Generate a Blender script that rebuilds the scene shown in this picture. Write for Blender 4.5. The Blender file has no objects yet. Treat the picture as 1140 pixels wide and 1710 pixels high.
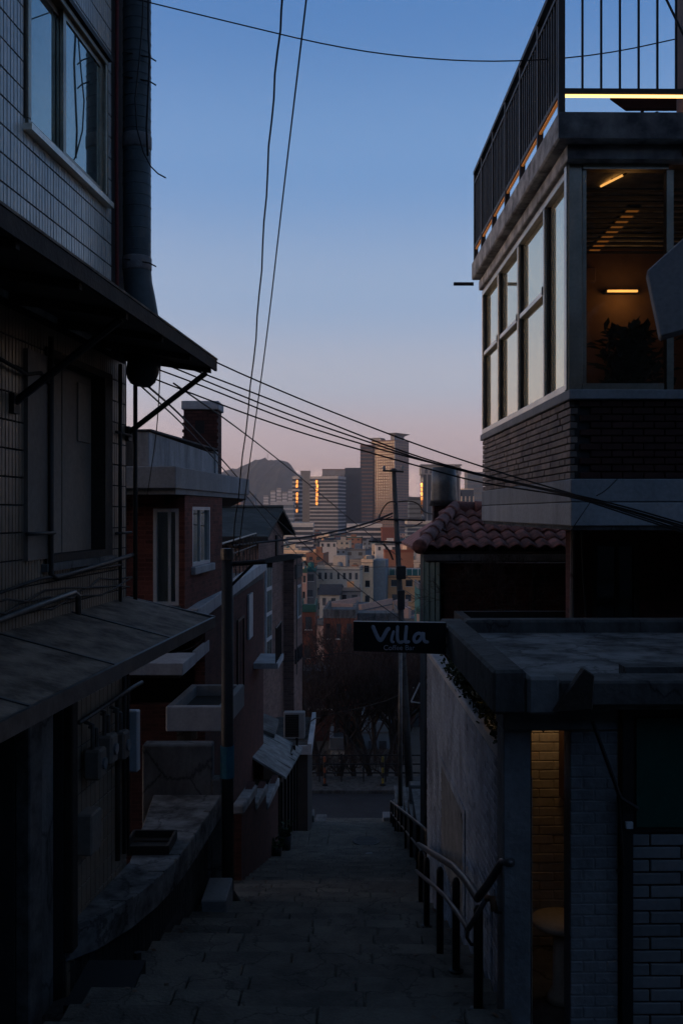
import bpy, math, random
from mathutils import Vector, Matrix
random.seed(11)
R = math.radians
sc = bpy.context.scene
col = sc.collection

# ------------------------------------------------------------------ camera, sky, sun, exposure
cam = bpy.data.cameras.new('camera'); camo = bpy.data.objects.new('camera', cam); col.objects.link(camo)
camo.location = (0, 0, 0); camo.rotation_euler = (R(90), 0, 0)
cam.sensor_width = 36; cam.sensor_fit = 'AUTO'; cam.lens = 1600 / 1710 * 36
cam.clip_start = .05; cam.clip_end = 20000
sc.camera = camo

SUN_EL, SUN_AZ = 3.5, 250          # low sun behind the camera, to the left
GLOW = 8.5
world = bpy.data.worlds.new('World'); sc.world = world; world.use_nodes = True
wn, wl = world.node_tree.nodes, world.node_tree.links
sky = wn.new('ShaderNodeTexSky'); sky.sky_type = 'NISHITA'; sky.sun_disc = False
sky.sun_elevation = R(2.0); sky.sun_rotation = R(SUN_AZ)
sky.air_density = 1.0; sky.dust_density = 3.0; sky.ozone_density = 3.0
tc = wn.new('ShaderNodeTexCoord'); sep = wn.new('ShaderNodeSeparateXYZ'); wl.new(tc.outputs['Generated'], sep.inputs[0])
ramp = wn.new('ShaderNodeValToRGB')                    # twilight arch: mauve low down, blue above
wl.new(sep.outputs['Z'], ramp.inputs[0])
cr = ramp.color_ramp; cr.interpolation = 'EASE'
SKYR = [(0.0, (.62, .42, .39)), (.03, (.65, .46, .45)), (.07, (.585, .47, .515)), (.135, (.47, .50, .615)),
        (.22, (.325, .44, .645)), (.34, (.182, .34, .63)), (.48, (.094, .235, .535)), (.75, (.078, .12, .20)), (1.0, (.06, .09, .14))]
while len(cr.elements) < len(SKYR): cr.elements.new(.5)
for e, (p, c) in zip(cr.elements, SKYR): e.position = p; e.color = (c[0] / .56, c[1] / .56, c[2] / .56, 1)
dot = wn.new('ShaderNodeVectorMath'); dot.operation = 'DOT_PRODUCT'      # how far towards the sunset
wl.new(tc.outputs['Generated'], dot.inputs[0]); dot.inputs[1].default_value = (math.sin(R(SUN_AZ)), math.cos(R(SUN_AZ)), 0)
mr = wn.new('ShaderNodeMapRange'); mr.interpolation_type = 'SMOOTHSTEP'
wl.new(dot.outputs['Value'], mr.inputs['Value'])
mr.inputs['From Min'].default_value = .1; mr.inputs['From Max'].default_value = .95
mr.inputs['To Min'].default_value = .08; mr.inputs['To Max'].default_value = .55
mx = wn.new('ShaderNodeMix'); mx.data_type = 'RGBA'
wl.new(mr.outputs[0], mx.inputs['Factor']); wl.new(ramp.outputs[0], mx.inputs['A']); wl.new(sky.outputs[0], mx.inputs['B'])
def wm(op, a, b_):                                       # the afterglow round the sunset, low in the sky
    n_ = wn.new('ShaderNodeMath'); n_.operation = op
    for i, q_ in enumerate((a, b_)):
        if hasattr(q_, 'is_linked'): wl.new(q_, n_.inputs[i])
        else: n_.inputs[i].default_value = q_
    return n_.outputs[0]
gl = wm('POWER', wm('MAXIMUM', wm('MULTIPLY_ADD', dot.outputs['Value'], 1 / 1.35), 0.0), 2.0)
gl.node.inputs[0].links[0].from_node.inputs[0].links[0].from_node.inputs[2].default_value = .35 / 1.35
gl = wm('MULTIPLY', gl, wm('EXPONENT', wm('MULTIPLY', sep.outputs['Z'], -7.0), 0.0))
gl = wm('MULTIPLY', gl, GLOW)
gs = wn.new('ShaderNodeVectorMath'); gs.operation = 'SCALE'; gs.inputs[0].default_value = (1, .64, .40); wl.new(gl, gs.inputs['Scale'])
ga = wn.new('ShaderNodeVectorMath'); ga.operation = 'ADD'; wl.new(mx.outputs['Result'], ga.inputs[0]); wl.new(gs.outputs[0], ga.inputs[1])
wl.new(ga.outputs[0], wn['Background'].inputs['Color']); wn['Background'].inputs['Strength'].default_value = .14

sun = bpy.data.lights.new('sun', 'SUN'); sun.energy = .30; sun.angle = R(.6); sun.color = (1, .50, .22)
suno = bpy.data.objects.new('sun', sun); col.objects.link(suno)
sd = Vector((math.sin(R(SUN_AZ)) * math.cos(R(SUN_EL)), math.cos(R(SUN_AZ)) * math.cos(R(SUN_EL)), math.sin(R(SUN_EL))))
suno.rotation_euler = (-sd).to_track_quat('-Z', 'Y').to_euler()

sc.view_settings.view_transform = 'Standard'; sc.view_settings.look = 'None'
sc.view_settings.gamma = 1; sc.view_settings.use_curve_mapping = False
sc.view_settings.exposure = 2.0
sc.render.engine = 'CYCLES'
sc.cycles.use_denoising = True
sc.cycles.max_bounces = 8; sc.cycles.diffuse_bounces = 3; sc.cycles.glossy_bounces = 4; sc.cycles.transparent_max_bounces = 12
sc.cycles.volume_bounces = 0; sc.cycles.sample_clamp_indirect = 4

# ------------------------------------------------------------------ helpers
F = 1600.0
def P(u, v, d):
    """a point seen at photo position (u, v) at a distance of d metres"""
    return Vector(((u - 570) / F * d, d, (855 - v) / F * d))

class Fr:                                                # a building's own axes: t to the right, s ahead
    def __init__(s, ox=0, oy=0, k=0):
        n = math.hypot(1, k); s.o = Vector((ox, oy, 0)); s.S = Vector((k / n, 1 / n, 0)); s.T = Vector((1 / n, -k / n, 0))
        s.k = k; s.ang = -math.atan(k)
    def p(s, t, a, z): return s.o + s.T * t + s.S * a + Vector((0, 0, z))
ID = Fr()

def rootloc(parent):
    l = Vector((0, 0, 0))
    while parent is not None: l = l + Vector(parent.location); parent = parent.parent
    return l

class MB:
    def __init__(s, fr=ID): s.v = []; s.f = []; s.fr = fr
    def pts(s, pts, faces, raw=False):
        b = len(s.v)
        s.v += [Vector(p) if raw else s.fr.p(*p) for p in pts]
        s.f += [tuple(b + i for i in f) for f in faces]
        return s
    def box(s, x0, x1, y0, y1, z0, z1):
        return s.pts([(x0, y0, z0), (x1, y0, z0), (x1, y1, z0), (x0, y1, z0), (x0, y0, z1), (x1, y0, z1), (x1, y1, z1), (x0, y1, z1)], HEX)
    def hexa(s, p, raw=False): return s.pts(p, HEX, raw)
    def prism(s, poly, e0, e1, axis='y'):                # poly extruded from e0 to e1 along an axis
        mk = {'y': lambda a, b, e: (a, e, b), 'x': lambda a, b, e: (e, a, b), 'z': lambda a, b, e: (a, b, e)}[axis]
        n = len(poly)
        return s.pts([mk(a, b, e0) for a, b in poly] + [mk(a, b, e1) for a, b in poly],
                     [tuple(range(n))[::-1], tuple(range(n, 2 * n))] + [(i, (i + 1) % n, n + (i + 1) % n, n + i) for i in range(n)])
    def tube(s, path, r, n=8, raw=True, flat=None):
        pts = [Vector(p) if raw else s.fr.p(*p) for p in path]
        m = len(pts); rs = r if isinstance(r, (list, tuple)) else [r] * m
        up = Vector((0, 0, 1)); prev = None; V = []
        for i, p in enumerate(pts):
            d = (pts[min(i + 1, m - 1)] - pts[max(i - 1, 0)])
            if d.length < 1e-9: d = Vector((0, 0, 1))
            d.normalize()
            if prev is None:
                a = d.cross(up if abs(d.z) < .95 else Vector((1, 0, 0))).normalized()
            else:
                a = (prev - d * prev.dot(d)); a = a.normalized() if a.length > 1e-6 else d.cross(up).normalized()
            prev = a; b = d.cross(a)
            for j in range(n):
                q = 2 * math.pi * j / n
                w = p + (a * math.cos(q) + b * math.sin(q)) * rs[i]
                if flat is not None: w = Vector((w.x, p.y + (w.y - p.y) * flat, w.z))
                V.append(w)
        fs = [(i * n + j, i * n + (j + 1) % n, (i + 1) * n + (j + 1) % n, (i + 1) * n + j) for i in range(m - 1) for j in range(n)]
        fs += [tuple(range(n))[::-1], tuple((m - 1) * n + j for j in range(n))]
        return s.pts(V, fs, True)
    def cyl(s, p0, p1, r0, r1=None, n=12, raw=True): return s.tube([p0, p1], [r0, r1 if r1 is not None else r0], n, raw)
    def lathe(s, c, prof, n=16):
        c = Vector(c); m = len(prof)
        V = [c + Vector((r * math.cos(2 * math.pi * j / n), r * math.sin(2 * math.pi * j / n), z)) for r, z in prof for j in range(n)]
        fs = [(i * n + j, i * n + (j + 1) % n, (i + 1) * n + (j + 1) % n, (i + 1) * n + j) for i in range(m - 1) for j in range(n)]
        fs += [tuple(range(n))[::-1], tuple((m - 1) * n + j for j in range(n))]
        return s.pts(V, fs, True)
    def holes(s, x0, x1, y0, y1, z0, z1, hs, along='y'):  # a wall slab with rectangular openings (a0, a1, z0, z1)
        A0, A1 = (y0, y1) if along == 'y' else (x0, x1)
        aa = sorted({A0, A1} | {h[i] for h in hs for i in (0, 1)}); zz = sorted({z0, z1} | {h[i] for h in hs for i in (2, 3)})
        for i in range(len(aa) - 1):
            for j in range(len(zz) - 1):
                ca, cz = (aa[i] + aa[i + 1]) / 2, (zz[j] + zz[j + 1]) / 2
                if any(h[0] < ca < h[1] and h[2] < cz < h[3] for h in hs) or not (A0 < ca < A1 and z0 < cz < z1): continue
                if along == 'y': s.box(x0, x1, aa[i], aa[i + 1], zz[j], zz[j + 1])
                else: s.box(aa[i], aa[i + 1], y0, y1, zz[j], zz[j + 1])
        return s
    def build(s, name, m, parent=None, label=None, kind=None, smooth=False, bevel=0, cat=None, group=None):
        l = rootloc(parent)
        me = bpy.data.meshes.new(name); me.from_pydata([p - l for p in s.v], [], s.f); me.update()
        o = bpy.data.objects.new(name, me); col.objects.link(o); me.materials.append(MT[m] if isinstance(m, str) else m)
        if parent is None and s.v and kind != 'structure':   # origin at the thing's base
            x = sum(p.x for p in s.v) / len(s.v); y = sum(p.y for p in s.v) / len(s.v); z = min(p.z for p in s.v)
            off = Vector((x, y, z)); me.transform(Matrix.Translation(-off)); o.location = off
        o.parent = parent
        if smooth:
            for p in me.polygons: p.use_smooth = True
        if bevel:
            b = o.modifiers.new('bevel', 'BEVEL'); b.width = bevel; b.segments = 1; b.limit_method = 'ANGLE'
        tag(o, label, cat, group, kind)
        return o
HEX = [(0, 3, 2, 1), (4, 5, 6, 7), (0, 1, 5, 4), (1, 2, 6, 5), (2, 3, 7, 6), (3, 0, 4, 7)]

def tag(o, label=None, cat=None, group=None, kind=None):
    if label: o['label'] = label
    if cat: o['category'] = cat
    if group: o['group'] = group
    if kind: o['kind'] = kind
    return o
def thing(name, label, cat, loc, group=None):
    o = bpy.data.objects.new(name, None); col.objects.link(o); o.location = loc; o.empty_display_size = .2
    return tag(o, label, cat, group)

_cm = {}
def chamfer_mesh(sx, sy, sz, c, m):
    key = (round(sx, 3), round(sy, 3), round(sz, 3), c, m)
    if key in _cm: return _cm[key]
    hx, hy, hz = sx / 2, sy / 2, sz / 2
    V, Fc = [], []
    for dz in (-1, 1):
        for ix, dx in enumerate((-1, 1)):
            for dy in (-1, 1):
                V += [(dx * (hx - c), dy * (hy - c), dz * hz), (dx * hx, dy * (hy - c), dz * (hz - c)), (dx * (hx - c), dy * hy, dz * (hz - c))]
    def I(dx, dy, dz, k): return (((dz + 1) // 2) * 4 + ((dx + 1) // 2) * 2 + (dy + 1) // 2) * 3 + k
    for z in (-1, 1): Fc.append((I(-1, -1, z, 0), I(1, -1, z, 0), I(1, 1, z, 0), I(-1, 1, z, 0)))
    for x in (-1, 1): Fc.append((I(x, -1, -1, 1), I(x, 1, -1, 1), I(x, 1, 1, 1), I(x, -1, 1, 1)))
    for y in (-1, 1): Fc.append((I(-1, y, -1, 2), I(1, y, -1, 2), I(1, y, 1, 2), I(-1, y, 1, 2)))
    for x in (-1, 1):
        for z in (-1, 1): Fc.append((I(x, -1, z, 0), I(x, 1, z, 0), I(x, 1, z, 1), I(x, -1, z, 1)))
        for y in (-1, 1): Fc.append((I(x, y, -1, 1), I(x, y, 1, 1), I(x, y, 1, 2), I(x, y, -1, 2)))
    for y in (-1, 1):
        for z in (-1, 1): Fc.append((I(-1, y, z, 0), I(1, y, z, 0), I(1, y, z, 2), I(-1, y, z, 2)))
    for x in (-1, 1):
        for y in (-1, 1):
            for z in (-1, 1): Fc.append((I(x, y, z, 0), I(x, y, z, 1), I(x, y, z, 2)))
    me = bpy.data.meshes.new('piece'); me.from_pydata(V, [], Fc); me.materials.append(MT[m]); me.update()
    import bmesh as _b
    bm = _b.new(); bm.from_mesh(me); _b.ops.recalc_face_normals(bm, faces=bm.faces); bm.to_mesh(me); bm.free()
    _cm[key] = me
    return me
def pieces(parent, name, items, m, c=.004, limit=300, rest='more_pieces'):
    """items: (centre, (sx, sy, sz), turn about z). The 300 that show largest are objects, the rest one joined part."""
    l = rootloc(parent)
    vis = lambda it: -max(it[1]) / max(it[0].y, .5) if it[0].y > .3 else 0
    def inview(p): return p.y > .3 and -40 < 570 + F * p.x / p.y < 1180 and -40 < 855 - F * p.z / p.y < 1750
    items = sorted(items, key=lambda it: (not inview(it[0]), vis(it)))
    for ce, sz, a in items[:limit]:
        o = bpy.data.objects.new(name, chamfer_mesh(*sz, c, m)); col.objects.link(o)
        o.parent = parent; o.location = ce - l; o.rotation_euler = (random.uniform(-.006, .006), random.uniform(-.006, .006), a + random.uniform(-.006, .006))
    if items[limit:]:
        b = MB()
        for ce, sz, a in items[limit:]:
            me = chamfer_mesh(*sz, c, m); M_ = Matrix.Translation(ce) @ Matrix.Rotation(a, 4, 'Z')
            b.pts([M_ @ v.co for v in me.vertices], [tuple(p.vertices) for p in me.polygons], True)
        b.build(rest, m, parent, kind='stuff')

# ------------------------------------------------------------------ materials
MT = {}
def mat(name, c, rough=.85, var=.35, scale=2.5, bump=.25, bscale=30, streak=0, c2=None, metal=0, spec=.3, brick=None, rnd=.25, coat=0, crack=0):
    m = bpy.data.materials.new(name); m.use_nodes = True; n, l = m.node_tree.nodes, m.node_tree.links
    b = n['Principled BSDF']; b.inputs['Roughness'].default_value = rough; b.inputs['Metallic'].default_value = metal
    b.inputs['Specular IOR Level'].default_value = spec; b.inputs['Coat Weight'].default_value = coat
    g = n.new('ShaderNodeNewGeometry')
    mp = n.new('ShaderNodeMapping'); l.new(g.outputs['Position'], mp.inputs[0])
    if streak: mp.inputs['Scale'].default_value = (1, 1, streak)
    t1 = n.new('ShaderNodeTexNoise'); t1.inputs['Scale'].default_value = scale; t1.inputs['Detail'].default_value = 7; t1.inputs['Roughness'].default_value = .62
    l.new(mp.outputs[0], t1.inputs['Vector'])
    rp = n.new('ShaderNodeValToRGB'); l.new(t1.outputs['Fac'], rp.inputs[0])
    d = c2 if c2 else tuple(x * (1 - var) for x in c)
    rp.color_ramp.elements[0].position = .36; rp.color_ramp.elements[0].color = (*d, 1)
    rp.color_ramp.elements[1].position = .62; rp.color_ramp.elements[1].color = (*c, 1)
    t2 = n.new('ShaderNodeTexNoise'); t2.inputs['Scale'].default_value = bscale; t2.inputs['Detail'].default_value = 5
    l.new(g.outputs['Position'], t2.inputs['Vector'])
    oi = n.new('ShaderNodeObjectInfo')
    ml = n.new('ShaderNodeMath'); ml.operation = 'MULTIPLY_ADD'; l.new(oi.outputs['Random'], ml.inputs[0])
    ml.inputs[1].default_value = rnd; ml.inputs[2].default_value = 1 - rnd / 2
    fm = n.new('ShaderNodeMath'); fm.operation = 'MULTIPLY_ADD'; l.new(t2.outputs['Fac'], fm.inputs[0]); fm.inputs[1].default_value = .5; fm.inputs[2].default_value = .75
    mm = n.new('ShaderNodeMath'); mm.operation = 'MULTIPLY'; l.new(ml.outputs[0], mm.inputs[0]); l.new(fm.outputs[0], mm.inputs[1])
    sc_ = n.new('ShaderNodeVectorMath'); sc_.operation = 'SCALE'; l.new(rp.outputs[0], sc_.inputs[0]); l.new(mm.outputs[0], sc_.inputs['Scale'])
    colo = sc_.outputs[0]; hgt = t2.outputs['Fac']
    if crack:                                            # hairline cracks and patched edges
        dn = n.new('ShaderNodeVectorMath'); dn.operation = 'MULTIPLY_ADD'; l.new(t1.outputs['Color'], dn.inputs[0]); dn.inputs[1].default_value = (.5, .5, .5); l.new(g.outputs['Position'], dn.inputs[2])
        vo = n.new('ShaderNodeTexVoronoi'); vo.feature = 'DISTANCE_TO_EDGE'; vo.inputs['Scale'].default_value = crack; l.new(dn.outputs[0], vo.inputs['Vector'])
        cm = n.new('ShaderNodeMapRange'); l.new(vo.outputs['Distance'], cm.inputs['Value']); cm.inputs['From Min'].default_value = .0; cm.inputs['From Max'].default_value = .022; cm.inputs['To Min'].default_value = .35; cm.inputs['To Max'].default_value = 1
        s2 = n.new('ShaderNodeVectorMath'); s2.operation = 'SCALE'; l.new(colo, s2.inputs[0]); l.new(cm.outputs[0], s2.inputs['Scale']); colo = s2.outputs[0]
    if brick:
        s_ = n.new('ShaderNodeSeparateXYZ'); l.new(g.outputs['Position'], s_.inputs[0])
        ad = n.new('ShaderNodeMath'); l.new(s_.outputs['X'], ad.inputs[0]); l.new(s_.outputs['Y'], ad.inputs[1])
        cb = n.new('ShaderNodeCombineXYZ'); l.new(ad.outputs[0], cb.inputs['X']); l.new(s_.outputs['Z'], cb.inputs['Y'])
        bt = n.new('ShaderNodeTexBrick'); l.new(cb.outputs[0], bt.inputs['Vector'])
        bt.inputs['Scale'].default_value = 1; bt.inputs['Brick Width'].default_value = brick[0]; bt.inputs['Row Height'].default_value = brick[1]
        bt.inputs['Mortar Size'].default_value = brick[2]; bt.inputs['Mortar Smooth'].default_value = .2; bt.inputs['Bias'].default_value = 0
        bt.inputs['Color1'].default_value = (.65, .65, .65, 1); bt.inputs['Color2'].default_value = (1.25, 1.2, 1.15, 1)
        bt.inputs['Mortar'].default_value = (brick[3],) * 3 + (1,)
        mu = n.new('ShaderNodeMix'); mu.data_type = 'RGBA'; mu.blend_type = 'MULTIPLY'; mu.inputs['Factor'].default_value = 1
        l.new(colo, mu.inputs['A']); l.new(bt.outputs['Color'], mu.inputs['B']); colo = mu.outputs['Result']
        sb = n.new('ShaderNodeMath'); sb.operation = 'SUBTRACT'; l.new(t2.outputs['Fac'], sb.inputs[0]); l.new(bt.outputs['Fac'], sb.inputs[1]); hgt = sb.outputs[0]
    l.new(colo, b.inputs['Base Color'])
    if bump:
        bp = n.new('ShaderNodeBump'); bp.inputs['Strength'].default_value = bump; bp.inputs['Distance'].default_value = .02
        l.new(hgt, bp.inputs['Height']); l.new(bp.outputs[0], b.inputs['Normal'])
    MT[name] = m
    return m
def emit(name, c, s):
    m = bpy.data.materials.new(name); m.use_nodes = True; b = m.node_tree.nodes['Principled BSDF']
    b.inputs['Base Color'].default_value = (*c, 1); b.inputs['Emission Color'].default_value = (*c, 1); b.inputs['Emission Strength'].default_value = s
    MT[name] = m
def glass(name, tint, ior=1.5, rough=.0, boost=1.0):
    """a clear pane: what lies behind shows through, the sky mirrors on it by Fresnel's law"""
    m = bpy.data.materials.new(name); m.use_nodes = True; n, l = m.node_tree.nodes, m.node_tree.links
    n.remove(n['Principled BSDF'])
    fr = n.new('ShaderNodeFresnel'); fr.inputs['IOR'].default_value = ior
    t = n.new('ShaderNodeBsdfTransparent'); t.inputs[0].default_value = (*tint, 1)
    g = n.new('ShaderNodeBsdfGlossy'); g.inputs['Roughness'].default_value = rough; g.inputs['Color'].default_value = (.95, .95, .95, 1)
    x = n.new('ShaderNodeMixShader'); l.new(fr.outputs[0], x.inputs[0]); l.new(t.outputs[0], x.inputs[1]); l.new(g.outputs[0], x.inputs[2])
    l.new(x.outputs[0], n['Material Output'].inputs['Surface'])
    MT[name] = m

mat('ground', (.05, .045, .038), .95, .4, .6)
mat('granite', (.132, .118, .095), .8, .35, 2.3, .5, 35, c2=(.062, .056, .047), rnd=.35, crack=1.7)
mat('asphalt', (.034, .034, .038), .9, .3, 1.5, .2, 90)
mat('concrete', (.14, .138, .135), .9, .4, 2.6, .4, 25, streak=.3, c2=(.065, .063, .06), crack=.9)
mat('concrete_pale', (.27, .28, .29), .9, .3, 1.4, .25, 25, streak=.3, c2=(.19, .195, .20))
mat('concrete_dark', (.082, .079, .075), .9, .4, 4.0, .45, 20, streak=.25, c2=(.032, .031, .030), crack=1.2)
mat('concrete_patchy', (.20, .195, .19), .9, .4, 3.2, .5, 14, c2=(.04, .038, .036), crack=1.1)
mat('cap_white', (.42, .43, .45), .8, .3, 2.5, .2, 25, streak=.4)
mat('tile_blue', (.52, .51, .475), .25, .3, 1.0, .06, 12, streak=.4, spec=.5, rnd=.2, c2=(.38, .375, .355))
mat('tile_beige', (.27, .205, .15), .45, .3, 1.2, .1, 12, streak=.4, spec=.4, rnd=.25, c2=(.15, .115, .085))
mat('grout', (.035, .034, .034), .95, .3, 4)
mat('wall_dark', (.045, .042, .04), .9, .4, 1.5, .3, 15)
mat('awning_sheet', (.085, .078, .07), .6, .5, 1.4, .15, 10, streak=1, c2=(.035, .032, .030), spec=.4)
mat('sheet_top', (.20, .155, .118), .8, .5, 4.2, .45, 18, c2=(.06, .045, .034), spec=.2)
mat('board_grey', (.21, .175, .145), .8, .4, .8, .1, 20, streak=.25, c2=(.115, .095, .08))
mat('metal_dark', (.018, .018, .019), .6, .3, 6, .1, 40, spec=.3)
mat('metal_pipe', (.12, .118, .115), .45, .4, 6, .05, 40, metal=.6)
mat('rail_metal', (.10, .10, .105), .38, .3, 5, .03, 40, metal=.5)
mat('steel', (.42, .43, .44), .28, .25, 3, .02, 40, metal=1)
mat('bronze', (.30, .27, .22), .35, .3, 3, .02, 40, metal=.9)
mat('aluminium', (.68, .64, .56), .35, .25, 2.5, .03, 40, metal=.55, spec=.5)
mat('duct', (.055, .075, .085), .55, .35, 3, .1, 20, spec=.4, c2=(.032, .045, .052))
mat('tape', (.16, .155, .16), .6, .3, 8)
mat('red_paint', (.12, .012, .012), .6, .3, 8)
mat('black', (.006, .006, .007), .7, .2, 5, 0)
mat('cable', (.008, .008, .009), .6, .1, 5, 0)
mat('granite_pillar', (.10, .095, .09), .8, .5, 6, .2, 30, c2=(.04, .038, .037))
mat('wood_dark', (.045, .034, .027), .8, .4, 6, .3, 30)
mat('wood_brown', (.11, .055, .03), .6, .4, 4, .2, 30)
mat('brick_red', (.135, .045, .034), .88, .3, 2, .5, 40, brick=(.21, .067, .009, 1.25))
mat('brick_dim', (.075, .026, .022), .9, .3, 2, .5, 40, brick=(.21, .067, .009, 1.2))
mat('brick_pink', (.20, .125, .105), .88, .3, 1.2, .4, 40, brick=(.25, .075, .009, 1.15))
mat('brick_brown', (.20, .15, .12), .75, .45, 2.2, .25, 30, c2=(.09, .065, .055), rnd=.5, spec=.4)
mat('brick_maroon', (.055, .022, .018), .9, .3, 3, .3, 30, rnd=.4)
mat('brick_painted', (.19, .195, .20), .7, .25, 2.2, .5, 22, streak=.5, rnd=.2, c2=(.10, .105, .108))
mat('brick_white', (.26, .31, .38), .75, .25, 3.2, .7, 20, streak=.5, rnd=.25, c2=(.12, .14, .175))
mat('brick_cream', (.50, .44, .35), .7, .25, 2, .2, 30, rnd=.2)
mat('tile_white', (.16, .165, .17), .45, .2, 3, .08, 20, rnd=.2)
mat('roof_tile', (.30, .12, .098), .8, .35, 7, .5, 25, rnd=.65, c2=(.12, .06, .05))
mat('ridge_tile', (.30, .135, .115), .8, .35, 7, .5, 25, rnd=.5, c2=(.15, .07, .06))
mat('roof_slate', (.045, .055, .055), .8, .3, 2, .3, 20, brick=(.3, .16, .008, .6))
mat('weathered_wall', (.36, .37, .38), .9, .4, 2.5, .3, 20, streak=.25, c2=(.17, .175, .18))
mat('chimney_brick', (.06, .024, .021), .9, .4, 4, .4, 40, brick=(.21, .067, .010, .55))
mat('frame_white', (.45, .47, .49), .45, .2, 3, .05, 40)
mat('frame_black', (.012, .012, .013), .5, .2, 3, 0)
mat('railing_brown', (.045, .036, .030), .55, .4, 6, .1, 30)
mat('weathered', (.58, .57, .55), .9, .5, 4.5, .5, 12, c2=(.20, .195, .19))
mat('slab_front_dark', (.05, .05, .055), .9, .5, 3.4, .3, 12, c2=(.19, .18, .17))
mat('interior', (.22, .13, .075), .85, .3, 1.0, .1, 10)
mat('ceiling_dark', (.012, .011, .010), .7, .3, 3, .1, 20)
mat('leaf', (.03, .055, .02), .6, .5, 8, .1, 30, rnd=.5)
mat('bark', (.035, .026, .022), .9, .4, 5, .3, 20)
mat('twig', (.055, .034, .028), .9, .4, 3, 0)
mat('moss_green', (.04, .085, .03), .9, .4, 10, .3, 30)
mat('netting', (.02, .075, .07), .7, .4, 6, .2, 30)
mat('sign_black', (.005, .005, .0055), .45, .2, 3, 0)
mat('sign_letter', (.31, .31, .35), .6, .15, 5, 0)
mat('orange_plastic', (.20, .05, .02), .5, .2, 5, 0)
mat('yellow_plastic', (.17, .13, .02), .5, .2, 5, 0)
mat('teal_sticker', (.03, .16, .22), .6, .2, 5, 0)
mat('green_glass', (.012, .055, .042), .2, .3, 1, 0, spec=.3)
mat('solar', (.030, .012, .009), .9, .3, 4, 0, spec=.0)
mat('pale_roof', (.22, .235, .235), .8, .4, 3.5, .3, 14, c2=(.10, .108, .108))
mat('blind', (.98, .88, .60), .05, .1, .8, 0, spec=.5, metal=.72, c2=(.93, .83, .57), rnd=.06)
mat('window_dark', (.02, .026, .032), .08, .3, .7, 0, spec=.6, rnd=.6)
mat('window_mirror', (.40, .46, .43), .03, .15, .4, 0, spec=.8, metal=.9, rnd=.1)
mat('white_unit', (.20, .205, .21), .6, .2, 3, .05)
emit('led', (1, .55, .17), .8); emit('led_soft', (1, .34, .06), .04); emit('led_amber', (1, .48, .12), .36)
glass('glass', (.86, .86, .84)); glass('glass_house', (.55, .62, .60), 1.6)

# ------------------------------------------------------------------ ground, stairs, road
SL = .28
def gz(x, y):
    if y < -110: z = 34.5
    elif y < -40: z = 23.0 + (-40 - y) * .164
    elif y < -10: z = .5 + (-10 - y) * .75  # unseen hill behind the camera, steepened to shade alley and window glass
    elif y <= 38: z = -2.3 - SL * y
    elif y <= 45: z = -12.9
    elif y <= 190: z = -13.2 - (y - 45) / 145 * 11
    elif y <= 420: z = -24.2 - (y - 190) / 230 * 3
    else: z = -27.2
    return z
ys = [-600, -300, -111, -110, -80, -41, -40, -25, -10, 0, 10, 20, 30, 37.4, 38.2, 45, 47, 60, 80, 110, 150, 190, 300, 420, 800, 1500, 3000, 6000]
xs = [-3500, -1800, -900, -300, -100, -40, -15, -5, 0, 5, 15, 40, 100, 300, 900, 1800, 3500]
g = MB(); n = len(xs)
g.pts([(x, y, gz(x, y)) for y in ys for x in xs], [(j * n + i, j * n + i + 1, (j + 1) * n + i + 1, (j + 1) * n + i) for j in range(len(ys) - 1) for i in range(n - 1)])
g.build('ground', 'ground', kind='structure')

FS = Fr(-.49, 0, .025)                                   # the stairway's axis
stairs = bpy.data.objects.new('stairway', None); col.objects.link(stairs); stairs['kind'] = 'structure'; stairs.location = (0, 5, -3)
rs = random.Random(3)
b = MB(FS); items = []; y = 3.4; zt = -1.6 - SL * 3.4; STEPS = []
while y < 38:
    tr = .5
    if abs(y - 22.4) < .3: tr = 1.5
    elif 23 < y < 27: tr = .4
    z = -1.6 - SL * (y + .15) if tr < 1 else -1.6 - SL * (y + .3)
    STEPS.append((y, tr, z))
    b.box(-1.5, 1.45, y + .02, y + tr + .02, z - 1.3, z - .10)
    x = -1.5
    while x < 1.44:
        w = min(rs.uniform(.45, 1.05), 1.45 - x)
        if 1.45 - (x + w) < .3: w = 1.45 - x
        ce = FS.p(x + w / 2, y + tr / 2, z - .08 + rs.uniform(-.004, .004))
        items.append((ce, (w - .007, tr - .003, .16), FS.ang + rs.uniform(-.004, .004)))
        x += w
    y += tr
b.build('stair_core', 'concrete_dark', stairs)
pieces(stairs, 'stair_slab', items, 'granite', .012)
MB(FS).box(-2.5, 3, 38.0, 38.6, -13.4, -12.32).build('threshold', 'concrete', stairs)
def stair_z(y):
    for a, t, z in STEPS:
        if a <= y < a + t: return z
    return -1.6 - SL * y
road = MB().box(-30, 30, 38.5, 42.3, -13.2, -12.40).build('road', 'asphalt', kind='structure')
pv = MB().box(-30, 30, 42.3, 44.5, -13.2, -12.27).build('pavement', 'concrete_dark', kind='structure')
for i in range(30):
    MB().box(-15 + i, -14.012 + i, 42.18, 42.3, -12.9, -12.255).build('kerb_stone', 'concrete_dark', pv, bevel=.01)
t = thing('manhole_cover', 'round dark iron manhole cover set in the lower stair landing', 'manhole cover', P(613, 1412, 23.2))
zc = stair_z(23.1) + .004; cx = .6
t.location = (cx, 23.15, zc)
MB().lathe((cx, 23.15, zc), [(.33, 0), (.33, .012), (.29, .016), (.29, .008)], 28).build('rim', 'metal_dark', t)
for k in range(5): MB().box(cx - .24, cx + .24, 22.93 + k * .1, 22.97 + k * .1, zc + .006, zc + .014).build('rib', 'metal_dark', t)

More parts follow.
